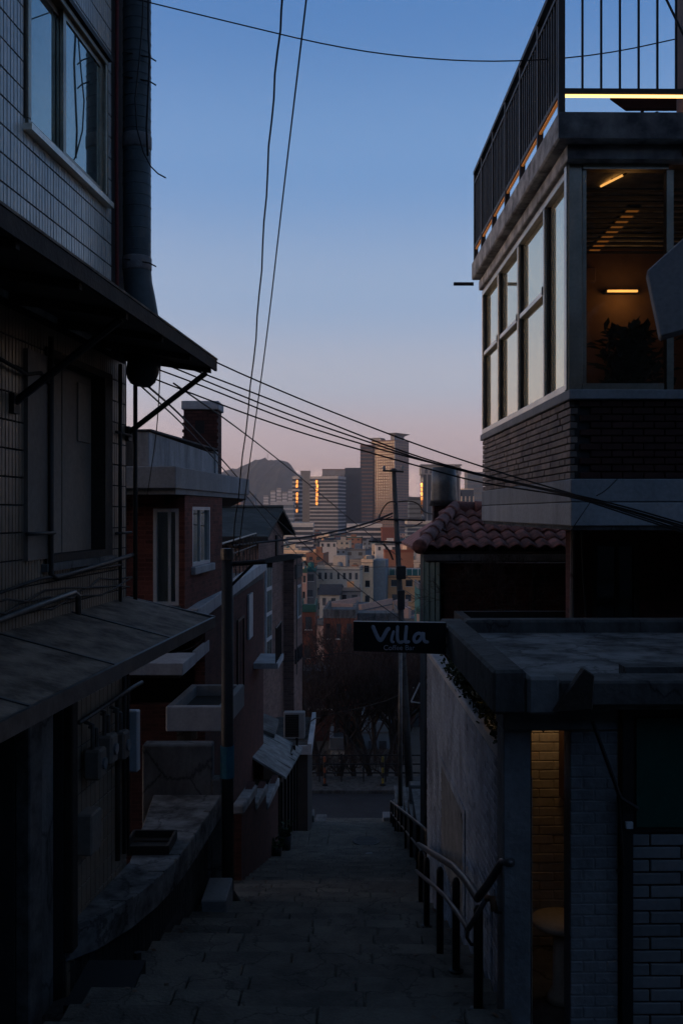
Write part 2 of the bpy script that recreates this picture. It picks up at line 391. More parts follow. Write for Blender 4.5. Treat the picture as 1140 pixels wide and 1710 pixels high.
# ------------------------------------------------------------------ the tiled house on the left
FA = Fr(-2.96, 0, .09)
A = thing('tiled_house', 'near house on the left clad in narrow tiles with two awnings', 'house', FA.p(-1, 7, -5.2))
WIN = (7.08, 8.84, 2.85, 4.14); BRD = (7.47, 8.95, -.37, 1.25)
w = MB(FA)
w.holes(-.3, -.012, -3, 9.5, 1.0, 6.2, [WIN, (BRD[0], BRD[1], 1.0, BRD[3])])
w.holes(-.3, -.012, -3, 9.5, -1.2, 1.0, [(BRD[0], BRD[1], BRD[2], 1.0)])
w.holes(-.3, -.012, -3, 9.5, -6, -1.2, [(5.4, 6.92, -4.5, -1.4), (7.5, 7.84, -4.5, -1.4)])
w.box(-5, -.3, 9.2, 9.5, -6, 6.2)                        # far end wall
w.box(-5, -.3, -3, -2.7, -6, 6.2); w.box(-5, .05, -3, 9.6, 6.2, 6.4)
w.build('wall', 'grout', A)
MB(FA).box(-.9, -.8, 5.2, 9.1, -6, 6).build('inner_wall', 'black', A)
def tiles(z0, z1, s0, s1, hole, m, name, th, tw, limit):
    it = []
    nz = int(round((z1 - z0) / th)); ns = int((s1 - s0) / tw)
    for j in range(nz):
        for i in range(ns):
            s, z = s0 + (i + .5) * tw, z0 + (j + .5) * th
            h0, h1 = tw, th
            if hole and hole[0] - .02 < s < hole[1] + .02 and hole[2] - .04 < z < hole[3] + .04: continue
            it.append((FA.p(-.006 + random.uniform(-.0012, .0012), s, z), (.014, tw - .010, th - .012), FA.ang))
    pieces(A, name, it, m, .002, limit, 'small_tiles')
tiles(1.5, 5.3, 5.6, 9.04, WIN, 'tile_blue', 'tile', .2, .056, 300)
tiles(-.95, 1.5, 6.3, 9.48, BRD, 'tile_beige', 'tile', .2, .056, 0)
tiles(-4.4, -1.5, 7.9, 9.48, None, 'tile_beige', 'tile', .2, .112, 0)
# upper window
wn_ = MB(FA)
s0, s1, z0, z1 = WIN
wn_.holes(-.11, .03, s0, s1, z0, z1, [(s0 + .05, s1 - .05, z0 + .05, z1 - .05)])
wo = wn_.build('window', 'bronze', A, bevel=.006)
MB(FA).box(-.08, .07, s0 - .04, s1 + .04, z0 - .05, z0 - .003).build('sill', 'aluminium', wo)
MB(FA).box(-.08, .06, s0 - .03, s1 + .03, z1 + .003, z1 + .05).build('head', 'metal_dark', wo)
mid = 7.86
for (a, c, tt) in ((s0 + .05, mid + .05, -.06), (mid - .02, s1 - .05, -.02)):
    f = MB(FA).holes(tt - .015, tt + .015, a, c, z0 + .052, z1 - .052, [(a + .06, c - .06, z0 + .10, z1 - .10)])
    f.build('sash', 'bronze', wo)
    MB(FA).box(tt - .004, tt + .004, a + .055, c - .055, z0 + .095, z1 - .095).build('pane', 'window_mirror', wo)
# boarded window under the awning
s0, s1, z0, z1 = BRD
f = MB(FA).holes(-.16, .02, s0 - .03, s1 + .03, z0 - .03, z1 + .03, [(s0 + .03, s1 - .16, z0 + .03, z1 - .03)])
bo = f.build('window', 'wood_dark', A, label='tall boarded window between the two awnings')
MB(FA).box(-.15, -.12, s0, s0 + .62, z0, z1).build('board', 'board_grey', bo)
MB(FA).box(-.145, -.115, s0 + .625, s1, z0, z1).build('board', 'board_grey', bo)
MB(FA).box(-.113, -.10, s1 - .52, s1 - .2, .62, 1.14).build('vent_cover', 'board_grey', bo, bevel=.01)
MB(FA).box(-.01, .035, s0 - .42, s0 - .035, -.36, 1.2).build('side_board', 'board_grey', bo)
MB(FA).box(-.06, .05, s0 - .1, s1 + .08, z0 - .09, z0 - .032).build('sill', 'concrete', bo)
# pipes on the wall
def pipe(pts, r, m='metal_dark', name='pipe', par=A, label=None, fr=FA):
    return MB(fr).tube(pts, r, 8, raw=False).build(name, m, par, label=label, smooth=True)
pipe([(.06, 7.42, 1.35), (.06, 7.42, -.48), (.07, 7.5, -.52), (.07, 9.45, -.42)], .022)
pipe([(.05, 9.12, 1.4), (.05, 9.12, -.9)], .016)
pipe([(.09, 9.46, 1.42), (.09, 9.46, -1.0)], .022)
pipe([(.05, 6.4, 1.06), (.05, 7.0, 1.0), (.05, 7.25, 1.05), (.05, 7.42, .98)], .014)
pipe([(.05, 6.98, -.16), (.09, 7.05, -.16), (.09, 7.42, -.16)], .013)
pipe([(.05, 9.0, .75), (.05, 9.46, .75)], .013)
pipe([(.05, 9.0, -.2), (.05, 9.46, -.2)], .013)
pipe([(.06, 5.6, -.78), (.06, 7.9, -.66), (.06, 8.0, -.7), (.06, 8.0, -.86)], .025, 'metal_pipe')
pipe([(.05, 5.6, -.62), (.06, 7.2, -.5), (.05, 9.2, -.5)], .012)
for i in range(3):
    pts = [(.05 + .03 * math.sin(q * 1.7 + i), 6.2 + q * .4, -.62 - .05 * i + .03 * math.sin(q * 2.3 + i * 2)) for q in range(9)]
    pipe(pts, .008, 'cable', 'wire')
# upper awning: a tilted slab on struts
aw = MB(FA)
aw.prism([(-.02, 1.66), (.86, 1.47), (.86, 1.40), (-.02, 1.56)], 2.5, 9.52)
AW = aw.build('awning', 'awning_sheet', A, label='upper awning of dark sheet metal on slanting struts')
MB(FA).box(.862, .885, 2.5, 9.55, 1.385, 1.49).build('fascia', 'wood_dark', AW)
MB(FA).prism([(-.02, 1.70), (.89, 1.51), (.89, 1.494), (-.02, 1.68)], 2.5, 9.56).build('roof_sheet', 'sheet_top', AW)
for s in (3.2, 4.1, 5.0, 5.9, 6.8, 7.7, 8.6, 9.4):
    MB(FA).prism([(0, 1.55), (.85, 1.397), (.85, 1.35), (0, 1.48)], s, s + .05).build('rafter', 'wood_dark', AW)
for s in (3.9, 6.85, 9.46):
    MB(FA).tube([(.01, s, .77), (.80, s, 1.36)], .028, 6, raw=False).build('strut', 'metal_dark', AW)
    MB(FA).box(-.01, .04, s - .05, s + .05, .70, .84).build('bracket', 'metal_dark', AW)
# lower awning
aw = MB(FA)
aw.prism([(-.02, -.83), (.84, -1.04), (.84, -1.07), (-.02, -.87)], 2.5, 9.5)
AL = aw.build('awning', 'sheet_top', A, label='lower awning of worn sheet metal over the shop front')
MB(FA).box(.842, .87, 2.5, 9.52, -1.13, -1.03).build('fascia', 'metal_pipe', AL)
MB(FA).prism([(-.02, -.835), (.868, -1.025), (.868, -1.12), (-.02, -.93)], 9.522, 9.55).build('fascia', 'metal_pipe', AL)
for s in (5.2, 6.6, 8.0): MB(FA).prism([(0, -.825), (.84, -1.032), (.84, -1.042), (0, -.834)], s, s + .03).build('seam', 'awning_sheet', AL)
for s in (4.5, 6, 7.5, 9.3): MB(FA).prism([(0, -.88), (.82, -1.08), (.82, -1.12), (0, -.94)], s, s + .05).build('rafter', 'wood_dark', AL)
# shop front below
MB(FA).box(-.01, .10, 6.93, 7.16, -5.3, -1.45).build('pillar', 'granite_pillar', A, bevel=.01)
MB(FA).box(-.01, .06, 7.165, 7.47, -5.3, -1.4).build('pillar', 'concrete', A, bevel=.01)
MB(FA).box(-.01, .07, 7.85, 7.97, -3.6, -1.3).build('pillar', 'wood_dark', A, bevel=.01)
MB(FA).box(-.012, .03, 5.3, 9.48, -1.38, -1.15).build('beam', 'concrete_dark', A)
MB(FA).box(-.2, -.16, 5.5, 6.9, -5.3, -1.45).build('doorway_dark', 'black', A)  # black sheets fill both doorways, the recess's shade put into the colour
MB(FA).box(-.2, -.16, 7.5, 7.84, -5.3, -1.45).build('doorway_dark', 'frame_black', A)
for s, z, k in ((8.25, -2.15, 0), (8.55, -2.1, 1), (8.9, -2.15, 2)):
    mo = MB(FA).box(.04, .19, s - .09, s + .09, z - .13, z + .13).build('gas_meter', 'board_grey', A, bevel=.02)
    MB(FA).tube([(.11, s - .05, z + .13), (.11, s - .05, z + .34), (.04, s - .05, z + .36)], .018, 6, raw=False).build('inlet_pipe', 'metal_pipe', mo)
    MB(FA).tube([(.11, s + .05, z + .13), (.11, s + .05, z + .28), (.04, s + .05, z + .3)], .018, 6, raw=False).build('outlet_pipe', 'metal_pipe', mo)
    MB(FA).tube([(.19, s, z), (.21, s, z)], .05, 10, raw=False).build('dial', 'white_unit', mo)
pipe([(.07, 8.0, -1.75), (.07, 9.5, -1.72), (.11, 9.62, -1.70)], .02, 'metal_pipe')
pipe([(.07, 8.98, -1.72), (.07, 8.98, -3.25)], .025, 'wood_dark')
MB(FA).box(0, .14, 8.1, 8.35, -2.9, -2.55).build('meter_box', 'board_grey', A, bevel=.015)
MB(FA).box(.0, .12, 9.43, 9.53, -2.55, -1.95).build('meter_box', 'frame_white', A, bevel=.01)
pipe([(.03, 9.3, -1.2), (.03, 9.3, -3.3)], .02); pipe([(.03, 9.42, -1.2), (.03, 9.42, -3.3)], .015)

# the exhaust duct at the corner
D = thing('exhaust_duct', 'fat dark ribbed exhaust duct hanging down the corner of the tiled house', 'duct', P(226, 640, 9.2))
cx, cy = -1.965, 9.22
path = [(cx, cy, 5.6), (cx, cy, 2.35), (cx + .01, cy, 2.2), (cx + .035, cy, 2.05), (cx + .065, cy, 1.85), (cx + .095, cy, 1.6), (cx + .085, cy, 1.45), (cx + .05, cy, 1.38), (cx + .02, cy, 1.30)]
rr = [.133, .133, .135, .14, .145, .15, .15, .15, .12]
MB().tube(path, rr, 18).build('duct_body', 'duct', D, smooth=True)
z = 2.4; k = 0
while z < 5.5:
    jit = random.uniform(-.002, .002)
    MB().tube([(cx, cy, z - .008), (cx, cy, z), (cx, cy, z + .008)], [.131, .1375 + jit, .131], 18).build('rib', 'duct', D, smooth=True)
    z += .105
for z in (3.55, 2.38):
    MB().tube([(cx, cy, z - .07), (cx, cy, z - .05), (cx, cy, z + .06), (cx, cy, z + .07)], [.134, .1405, .1405, .134], 18).build('tape_band', 'tape', D, smooth=True)
MB().tube([(cx + .07, cy - .02, 1.5), (cx + .06, cy - .02, 1.36), (cx + .04, cy - .02, 1.29), (cx + .02, cy - .02, 1.24), (cx + .01, cy - .02, 1.215), (cx + .01, cy - .02, 1.205)], [.152, .155, .145, .115, .07, .01], 18).build('elbow', 'duct', D, smooth=True)
for (z, a) in ((4.33, .3), (2.37, -.1), (4.1, .1)):
    MB().tube([(cx - .1, cy - .14, z + .03), (cx + .14, cy - .1, z), (cx + .2, cy - .08, z - .03)], .007, 6).build('tie', 'cable', D)
def looseq(name, label, pts, r=.008, m='cable', group=None, cat='cable'):
    o = MB().tube(pts, r, 6).build(name, m, None, label=label, cat=cat, group=group, smooth=True)
    return o
looseq('red_conduit', 'thin red conduit running down between tiled wall and duct', [FA.p(.05, 9.02 + .01 * math.sin(z_), 5.6 - z_ * .45) for z_ in range(10)], .018, 'red_paint', cat='conduit')
looseq('loose_wire', 'loose wire hanging down the duct with its end curling into the sky',
       [P(u, v, 8.95) for u, v in ((240, -40), (238, 40), (232, 110), (226, 165), (229, 215), (240, 255), (252, 278), (264, 290), (277, 297))], .007)
looseq('loose_wire', 'black wire sagging along the right edge of the duct', [P(u, v, 9.0) for u, v in ((248, -40), (248, 60), (250, 100), (248, 150), (245, 215), (247, 260))], .010)

# ------------------------------------------------------------------ ledge in front of the tiled house
L = thing('concrete_ledge', 'curved raised concrete ledge with patchy top along the tiled house', 'ledge', (-2, 9.5, -5))
edge = [(-2.25, 7.85), (-2.05, 8.1), (-1.86, 8.55), (-1.73, 9.05), (-1.64, 9.6), (-1.58, 10.4), (-1.54, 11.2), (-1.5, 12.0)]
back = [(-2.35, 12.0), (-2.1, 9.52), (-2.27, 7.86)]
poly = edge + back
def ltop(y): return -3.42 + (y - 8) * -.03
n = len(poly)
m_ = MB(); m_.pts([(x, y, ltop(y)) for x, y in poly] + [(x, y, ltop(y) - .28) for x, y in poly], [tuple(range(n)), tuple(range(n, 2 * n))[::-1]] + [(i, n + i, n + (i + 1) % n, (i + 1) % n) for i in range(n)])
m_.build('slab', 'concrete_patchy', L, bevel=.03)
m_ = MB()
ins = [(max(x - .17, -2.26), y + .06) for x, y in edge] + [(x, y) for x, y in back]
m_.pts([(x, y, ltop(y) - .27) for x, y in ins] + [(x, y, -6.2) for x, y in ins], [tuple(range(n)), tuple(range(n, 2 * n))[::-1]] + [(i, n + i, n + (i + 1) % n, (i + 1) % n) for i in range(n)])
m_.build('base', 'concrete_dark', L)
for i in range(len(edge) - 1):                           # chipped pale edge stones
    for q in range(2):
        if random.random() < .45: continue
        f0 = random.random() * .4 + q * .5; f1 = f0 + random.uniform(.1, .5)
        a_, b_ = Vector((*edge[i], 0)), Vector((*edge[i + 1], 0)); p0, p1 = a_.lerp(b_, f0), a_.lerp(b_, min(1, f1))
        w_ = random.uniform(.02, .16)
        MB().hexa([(p0.x - w_, p0.y, ltop(p0.y) - .01), (p0.x + .005, p0.y, ltop(p0.y) - .03), (p1.x + .005, p1.y, ltop(p1.y) - .03), (p1.x - w_ * .6, p1.y, ltop(p1.y) - .01),
                   (p0.x - w_, p0.y, ltop(p0.y) + .006), (p0.x + .004, p0.y, ltop(p0.y) + .007), (p1.x + .004, p1.y, ltop(p1.y) + .007), (p1.x - w_ * random.uniform(.2, 1.4), p1.y, ltop(p1.y) + .006)]).build('chipped_edge', 'concrete', L)
it = []
for i in range(5):
    a_, b_ = Vector((*edge[i], 0)), Vector((*edge[i + 1], 0)); d_ = (b_ - a_); nn = max(1, int(d_.length / .085))
    for q in range(nn):
        p = a_.lerp(b_, (q + .5) / nn)
        it.append((Vector((max(p.x - .165, -2.255), p.y + .05, ltop(p.y) - .55)), (.014, d_.length / nn - .01, .45), math.atan2(-d_.x, d_.y)))
pieces(L, 'tile', it, 'wall_dark', .002)
t = thing('wooden_crate', 'broken dark wooden crate lying on the concrete ledge', 'crate', (-1.95, 9.9, ltop(9.9)))
for dx, dy, sx, sy in ((-.22, 0, .03, .5), (.22, 0, .03, .5), (0, -.24, .42, .03), (0, .24, .42, .03)):
    x, y = -1.98 + dx, 9.95 + dy
    MB().box(x - sx / 2, x + sx / 2, y - sy / 2, y + sy / 2, ltop(10), ltop(10) + .10).build('side_board', 'wood_dark', t, bevel=.005)
for k in range(3): MB().box(-2.19, -1.77, 9.76 + k * .16, 9.86 + k * .16, ltop(10) + .01, ltop(10) + .025).build('base_slat', 'wood_dark', t)
MB().box(-2.5, -1.62, 12.02, 12.25, -5.2, -2.92).build('low_wall', 'concrete', None, label='grey concrete end wall behind the curved ledge', cat='wall', bevel=.02)
MB().box(-1.63, -1.50, 12.0, 12.22, -5.2, -3.35).build('gate_post', 'concrete', None, label='short concrete post at the end of the ledge beside the lamp pole', cat='post', bevel=.015)
MB().box(-1.62, -1.33, 11.05, 11.75, -5.2, -4.48).build('step_block', 'concrete_pale', None, label='pale concrete step block at the foot of the ledge', cat='block', bevel=.015)
MB().lathe((-2.0, 7.25, -4.3), [(.34, 0), (.34, .45), (.3, .5), (0.02, .5)], 20).build('concrete_mound', 'concrete_dark', None, label='rounded dark concrete lump at the foot of the shop pillar', cat='block', smooth=True)
MB().box(-2.0, -1.55, 6.9, 7.6, -4.2, stair_z(7.2) + .02).build('floor_mat', 'black', None, label='dark mat in front of the ledge by the lowest corner', cat='mat')
MB().cyl((-1.72, 8.1, -4.6), (-1.72, 8.1, -3.72), .03, .03, 8).build('iron_stub', 'metal_dark', None, label='thin black iron stub post against the ledge', cat='post')

# ------------------------------------------------------------------ street lamp
lx, ly = -1.44, 12.1; gzv = stair_z(12.1)
t = thing('street_lamp', 'tall dark street lamp pole with one arm over the stairs', 'street lamp', (lx, ly, gzv))
MB().tube([(lx, ly, gzv), (lx, ly, gzv + 1.2), (lx + .0, ly, -.55)], [.085, .08, .07], 14).build('pole', 'metal_dark', t, smooth=True)
MB().lathe((lx, ly, gzv), [(.17, 0), (.17, .05), (.10, .18), (.08, .2)], 14).build('base', 'metal_dark', t, smooth=True)
MB().tube([(lx, ly, -.60), (lx, ly, -.46)], .085, 14).build('collar', 'metal_pipe', t)
MB().tube([(lx, ly, -.66), (lx + .55, ly, -.62)], .032, 8).build('arm', 'metal_dark', t)
MB().tube([(lx, ly, -.98), (lx + .32, ly, -.66)], .018, 8).build('brace', 'metal_dark', t)
hx = lx + .48
MB().pts([(hx, ly - .06, -.64), (hx + .16, ly - .1, -.63), (hx + .36, ly - .09, -.59), (hx + .46, ly - .03, -.57),
          (hx, ly + .06, -.64), (hx + .16, ly + .1, -.63), (hx + .36, ly + .09, -.59), (hx + .46, ly + .03, -.57),
          (hx, ly, -.59), (hx + .16, ly, -.545), (hx + .34, ly, -.53), (hx + .46, ly, -.555)],
         [(0, 1, 9, 8), (1, 2, 10, 9), (2, 3, 11, 10), (5, 4, 8, 9), (6, 5, 9, 10), (7, 6, 10, 11), (0, 4, 5, 1), (1, 5, 6, 2), (2, 6, 7, 3), (0, 8, 4), (3, 7, 11)]).build('lamp_head', 'metal_dark', t)
MB().box(hx + .02, hx + .09, ly - .04, ly + .04, -.70, -.64).build('clamp', 'metal_dark', t)
MB().tube([(lx, ly, -3.35), (lx, ly, -2.95)], .088, 14).build('sticker', 'teal_sticker', t)

# ------------------------------------------------------------------ brick house with chimney
B = thing('brick_house', 'dark red brick house with pale flat roof slab and chimney', 'house', (-3.5, 16, -7.5))
FB = Fr(-2.27 - 14 * .094, 0, .094)                       # upper storey
FL = Fr(-2.14 - 14 * .024, 0, .024)                       # lower storey
WF = (-.47, -.09, -1.36, .05)                            # tall window on the front (t0, t1, z)
WS = (14.45, 15.6, -.82, .08)
u_ = MB(FB)
u_.holes(-1.0, 0, 14.0, 14.2, -1.55, .25, [(WF[0], WF[1], WF[2], WF[3])], along='x')
u_.holes(-.2, 0, 14.2, 16.3, -1.55, .25, [WS])
u_.box(-4, -1.0, 14.4, 14.6, -1.55, .25); u_.box(-4, 0, 16.3, 16.5, -1.55, .25)
u_.build('wall', 'brick_red', B)
MB(FB).box(-4, -.21, 15.6, 15.7, -1.5, .2).build('inner_wall', 'wall_dark', B)
def win(fr, par, a0, a1, z0, z1, face, off, along, name='window', split=.55, m='glass_house', fm='frame_white', fw=.05, label=None, cross=None):
    """a framed sliding window; along='x': in a wall facing the camera at depth off; 'y': in a side wall at t=off"""
    f = MB(fr)
    d0, d1 = off - .06, off + .03
    if along == 'x': f.holes(a0, a1, d0, d1, z0, z1, [(a0 + fw, a1 - fw, z0 + fw, z1 - fw)], along='x')
    else: f.holes(d0, d1, a0, a1, z0, z1, [(a0 + fw, a1 - fw, z0 + fw, z1 - fw)])
    wo = f.build(name, fm, par, label=label)
    am = a0 + (a1 - a0) * split
    segs = [(a0 + fw, am - fw * .4), (am + fw * .4, a1 - fw)]
    zs = [(z0 + fw, z1 - fw)]
    if cross: zs = [(z0 + fw, cross - fw * .4), (cross + fw * .4, z1 - fw)]
    c = MB(fr)
    if along == 'x': c.box(am - fw * .4, am + fw * .4, d0 + .02, d1 - .02, z0 + fw, z1 - fw)
    else: c.box(d0 + .02, d1 - .02, am - fw * .4, am + fw * .4, z0 + fw, z1 - fw)
    c.build('mullion', fm, wo)
    for (p0, p1) in segs:
        for (q0, q1) in zs:
            g_ = MB(fr)
            if along == 'x': g_.box(p0, p1, (d0 + d1) / 2 - .004, (d0 + d1) / 2 + .004, q0, q1)
            else: g_.box((d0 + d1) / 2 - .004, (d0 + d1) / 2 + .004, p0, p1, q0, q1)
            g_.build('pane', m, wo)
    return wo
win(FB, B, WF[0], WF[1], WF[2], WF[3], 0, 14.06, 'x', split=.62, m='window_mirror', label='tall white framed window facing the stairs top')
win(FB, B, WS[0], WS[1], WS[2], WS[3], 0, -.03, 'y', split=.5, m='window_mirror')
MB(FB).box(-.02, .07, WS[0] - .08, WS[1] + .08, WS[2] - .12, WS[2] - .003).build('window_sill', 'cap_white', B, bevel=.01)
MB(FB).box(-.50, -.06, 13.9, 14.08, WF[2] - .12, WF[2] - .003).build('doorstep', 'concrete_dark', B)
sl = MB(FB).box(-4, .03, 13.4, 18.8, .33, .64).build('roof', 'concrete_pale', B, bevel=.01, label='pale concrete roof slab with parapet')
MB(FB).box(-4, -.0, 13.5, 18.7, .25, .327).build('slab_step', 'concrete_pale', sl)
MB(FB).prism([(14.3, 1.20), (18.7, 1.12), (18.7, .642), (14.3, .642)], -.80, -.62, axis='x').build('parapet', 'weathered_wall', sl, bevel=.01)
MB(FB).box(-.84, -.58, 14.28, 18.7, 1.205, 1.235).build('parapet_cap', 'concrete_dark', sl)
MB(FB).box(-2.5, -.805, 14.3, 14.5, .642, 1.2).build('parapet', 'concrete_dark', sl)
MB(FB).box(-3.8, -.62, 13.6, 18.7, .643, .66).build('roof_felt', 'concrete_dark', sl)
MB(FB).prism([(-.3, .33), (.02, .25), (-.3, .10)], 14.0, 18.6).build('eave_board', 'wood_dark', sl)
ch = MB().box(-3.11, -2.45, 18.9, 19.6, .64, 2.02).build('chimney', 'chimney_brick', B)
MB().box(-3.15, -2.41, 18.86, 19.64, 2.022, 2.19).build('cap', 'cap_white', ch, bevel=.01)
MB().box(-2.88, -2.70, 18.885, 18.9, 1.55, 1.8).build('vent', 'black', ch)
for j in range(19):                                     # toothed corner bricks
    if j % 2:
        for xx in (-3.105, -2.455): MB().box(xx - .03, xx + .03, 18.88, 18.98, .70 + j * .067, .757 + j * .067).build('brick', 'chimney_brick', ch)
MB().box(-2.56, -2.43, 18.55, 18.9, .642, 1.18).build('chimney_foot', 'concrete_pale', ch)
lo = MB(FL)
lo.holes(-4, -.0, 14.9, 15.1, -8, -1.62, [(-1.2, -.15, -3.0, -2.0)], along='x'); lo.box(-.2, 0, 15.1, 23.5, -9, -1.62); lo.box(-4, -.2, 23.3, 23.5, -9, -1.62)
lo.build('wall', 'brick_dim', B)
MB(FL).box(-4, -.2, 15.7, 15.8, -7, -1.7).build('inner_wall', 'black', B)
ter = MB(FL).box(-4, .0, 14.0, 23.5, -1.615, -1.50).build('terrace', 'concrete_dark', B)
MB(FL).prism([(13.85, -1.40), (23.6, -1.18), (23.6, -1.42), (13.85, -1.60)], -.09, .08, axis='x').build('terrace_edge', 'cap_white', ter, bevel=.01)
MB(FL).box(-1.2, -.095, 13.86, 14.0, -1.6, -1.42).build('terrace_edge', 'cap_white', ter)
rail = MB(FL)
rl = MB(FL).tube([(-.15, 16.6, -.60), (-.15, 23.2, -.52)], .022, 6, raw=False).build('railing', 'metal_pipe', B, label='thin steel terrace railing')
MB(FL).tube([(-.15, 16.6, -.85), (-.15, 23.2, -.80)], .016, 6, raw=False).build('rail', 'metal_dark', rl)
for k in range(12): MB(FL).tube([(-.15, 16.6 + k * .6, -1.3), (-.15, 16.6 + k * .6, -.60 + k * .007)], .014, 6, raw=False).build('baluster', 'metal_dark', rl)
for k in range(5):
    y0 = 17 + k * 1.25
    MB(FL).tube([(-.15, y0 + .3 * math.cos(q * .7), -1.0 + .16 * math.sin(q * .7)) for q in range(10)], .009, 5, raw=False).build('scroll', 'metal_dark', rl)
# lower openings and fittings of the brick house
win(FL, B, 18.6, 19.6, -3.6, -2.1, 0, .0, 'y', m='window_dark', fm='frame_black', label='dark narrow side window')
MB(FL).box(.01, .05, 20.2, 20.9, -2.7, -1.75).build('notice_board', 'frame_white', B)
bs = MB(FL).box(-1.2, .02, 13.0, 13.98, -2.22, -2.05).build('balcony', 'cap_white', B, bevel=.01, label='pale cantilevered balcony slab under the tall window')
MB(FL).box(-1.1, -.05, 13.1, 13.98, -2.27, -2.222).build('soffit', 'concrete_dark', bs)
MB(FL).box(-.03, .02, 13.98, 15.2, -2.2, -2.03).build('slab_edge', 'cap_white', bs)
for z, y0 in ((-2.6, 21.4),):
    MB(FL).box(.0, .55, y0, y0 + 1.5, z - .9, z - .78).build('canopy', 'cap_white', B)
    for k in range(7): MB(FL).tube([(.5, y0 + k * .23, z - .78), (.5, y0 + k * .23, z)], .012, 5, raw=False).build('baluster', 'metal_dark', B)
    MB(FL).tube([(.5, y0, z), (.5, y0 + 1.4, z)], .018, 5, raw=False).build('rail', 'metal_dark', B)
MB(FL).tube([(.05, 17.6, -1.6), (.05, 17.6, -8)], .03, 6, raw=False).build('drainpipe', 'metal_pipe', B)
MB(FB).tube([(-1.05, 13.95, .25), (-1.05, 13.95, -1.5)], .03, 6, raw=False).build('drainpipe', 'cap_white', B)
# the trough
tr = thing('concrete_trough', 'pale grey concrete planter trough jutting over the stairs behind the lamp pole', 'planter', (-1.95, 13.8, -3))
MB().box(-2.38, -1.58, 13.0, 13.1, -2.98, -2.64).build('front_wall', 'cap_white', tr, bevel=.012)
MB().hexa([(-1.68, 13.102, -2.98), (-1.58, 13.102, -2.98), (-1.49, 14.7, -2.98), (-1.59, 14.7, -2.98), (-1.68, 13.102, -2.642), (-1.58, 13.102, -2.642), (-1.49, 14.7, -2.642), (-1.59, 14.7, -2.642)]).build('side_wall', 'concrete_pale', tr, bevel=.012)
MB().hexa([(-2.38, 13.102, -2.98), (-2.28, 13.102, -2.98), (-2.2, 14.7, -2.98), (-2.3, 14.7, -2.98), (-2.38, 13.102, -2.642), (-2.28, 13.102, -2.642), (-2.2, 14.7, -2.642), (-2.3, 14.7, -2.642)]).build('side_wall', 'concrete_pale', tr, bevel=.012)
MB().box(-2.2, -1.6, 14.6, 14.7, -2.98, -2.645).build('back_wall', 'concrete_pale', tr)
MB().box(-2.29, -1.6, 13.09, 14.62, -2.97, -2.80).build('soil', 'ground', tr)
for k in range(3): MB().box(-2.3, -2.1, 13.4 + k * .5, 13.5 + k * .5, -3.3, -2.982).build('bracket', 'concrete_dark', tr)

# low brick wall with snow-white cap along the stairs
lw = thing('garden_wall', 'low dark red brick wall with pale crumbling cap beside the stairs', 'wall', (-1.45, 17, -7))
FW = Fr(-1.86, 0, .025)
for (a, c, z) in ((14.4, 16.2, -4.55), (16.2, 18, -5.05), (18, 20.4, -5.6)):
    MB(FW).box(-.12, .0, a, c - .004, -8, z).build('wall', 'brick_dim', lw)
    MB(FW).prism([(a, z + .004), (c - .01, z - .22), (c - .01, z - .05), (a, z + .14)], -.15, .035, axis='x').build('cap', 'weathered_wall', lw, bevel=.02)

# ------------------------------------------------------------------ gabled house behind the brick house
C = thing('gabled_house', 'brownish pink brick house with dark gabled roof behind the terrace railing', 'house', (-3.5, 31, -10))
FC = Fr(-2.42, 28, .10)
w = MB(FC)
w.box(-5, 0, 0, 4.6, -11, -.72)
w.prism([(0, -.72), (4.6, -.72), (2.3, -.02)], -5, -.002, axis='x')
w.build('wall', 'brick_pink', C)
rf = MB(FC).hexa([(-5.2, -.45, -.80), (.35, -.45, -.80), (.35, 2.3, .04), (-5.2, 2.3, .04), (-5.2, -.45, -.70), (.35, -.45, -.70), (.35, 2.3, .14), (-5.2, 2.3, .14)]).build('roof', 'roof_slate', C, label='dark slate gabled roof')
MB(FC).hexa([(-5.2, 2.302, .04), (.35, 2.302, .04), (.35, 5.05, -.80), (-5.2, 5.05, -.80), (-5.2, 2.302, .14), (.35, 2.302, .14), (.35, 5.05, -.70), (-5.2, 5.05, -.70)]).build('far_slope', 'roof_slate', rf)
MB(FC).box(-5.2, .37, -.5, -.455, -.86, -.72).build('gutter', 'metal_dark', rf)
MB(FC).tube([(-5.2, 2.3, .16), (.36, 2.3, .16)], .06, 6, raw=False).build('ridge', 'roof_slate', rf)
tv = MB(FC).box(.0, .05, 1.0, 2.0, -4.7, -1.6).build('stair_window', 'frame_white', C, label='tall white framed stairwell window')
for k in range(4):
    for q in range(2):
        MB(FC).box(.045, .06, 1.08 + q * .45, 1.47 + q * .45, -4.6 + k * .77, -3.95 + k * .77).build('pane', 'window_mirror', tv)
MB(FC).box(.002, .05, 2.9, 3.2, -1.5, -.75).build('lamp_niche', 'black', C)
C2 = MB(FC).box(-3, .35, 4.62, 6.6, -11, -1.62).build('extension', 'brick_pink', C)
MB(FC).box(-3, .40, 4.5, 6.65, -1.615, -1.5).build('coping', 'concrete_dark', C2)
MB(FC).box(.352, .40, 5.2, 6.0, -3.7, -2.55).build('window', 'frame_white', C2)
MB(FC).box(.402, .41, 5.28, 5.92, -3.62, -2.63).build('pane', 'window_mirror', C2)
MB(FC).box(.352, .39, 4.8, 6.5, -2.3, -1.8).build('dark_band', 'window_dark', C2)
MB(FC).box(.352, .39, 4.8, 6.5, -5.2, -4.7).build('dark_band', 'window_dark', C2)
MB(FC).tube([(.42, 4.4, -1.5), (.44, 4.4, -1.45), (.46, 4.5, -1.5), (.46, 4.5, -5.5)], .02, 6, raw=False).build('drainpipe', 'metal_pipe', C)

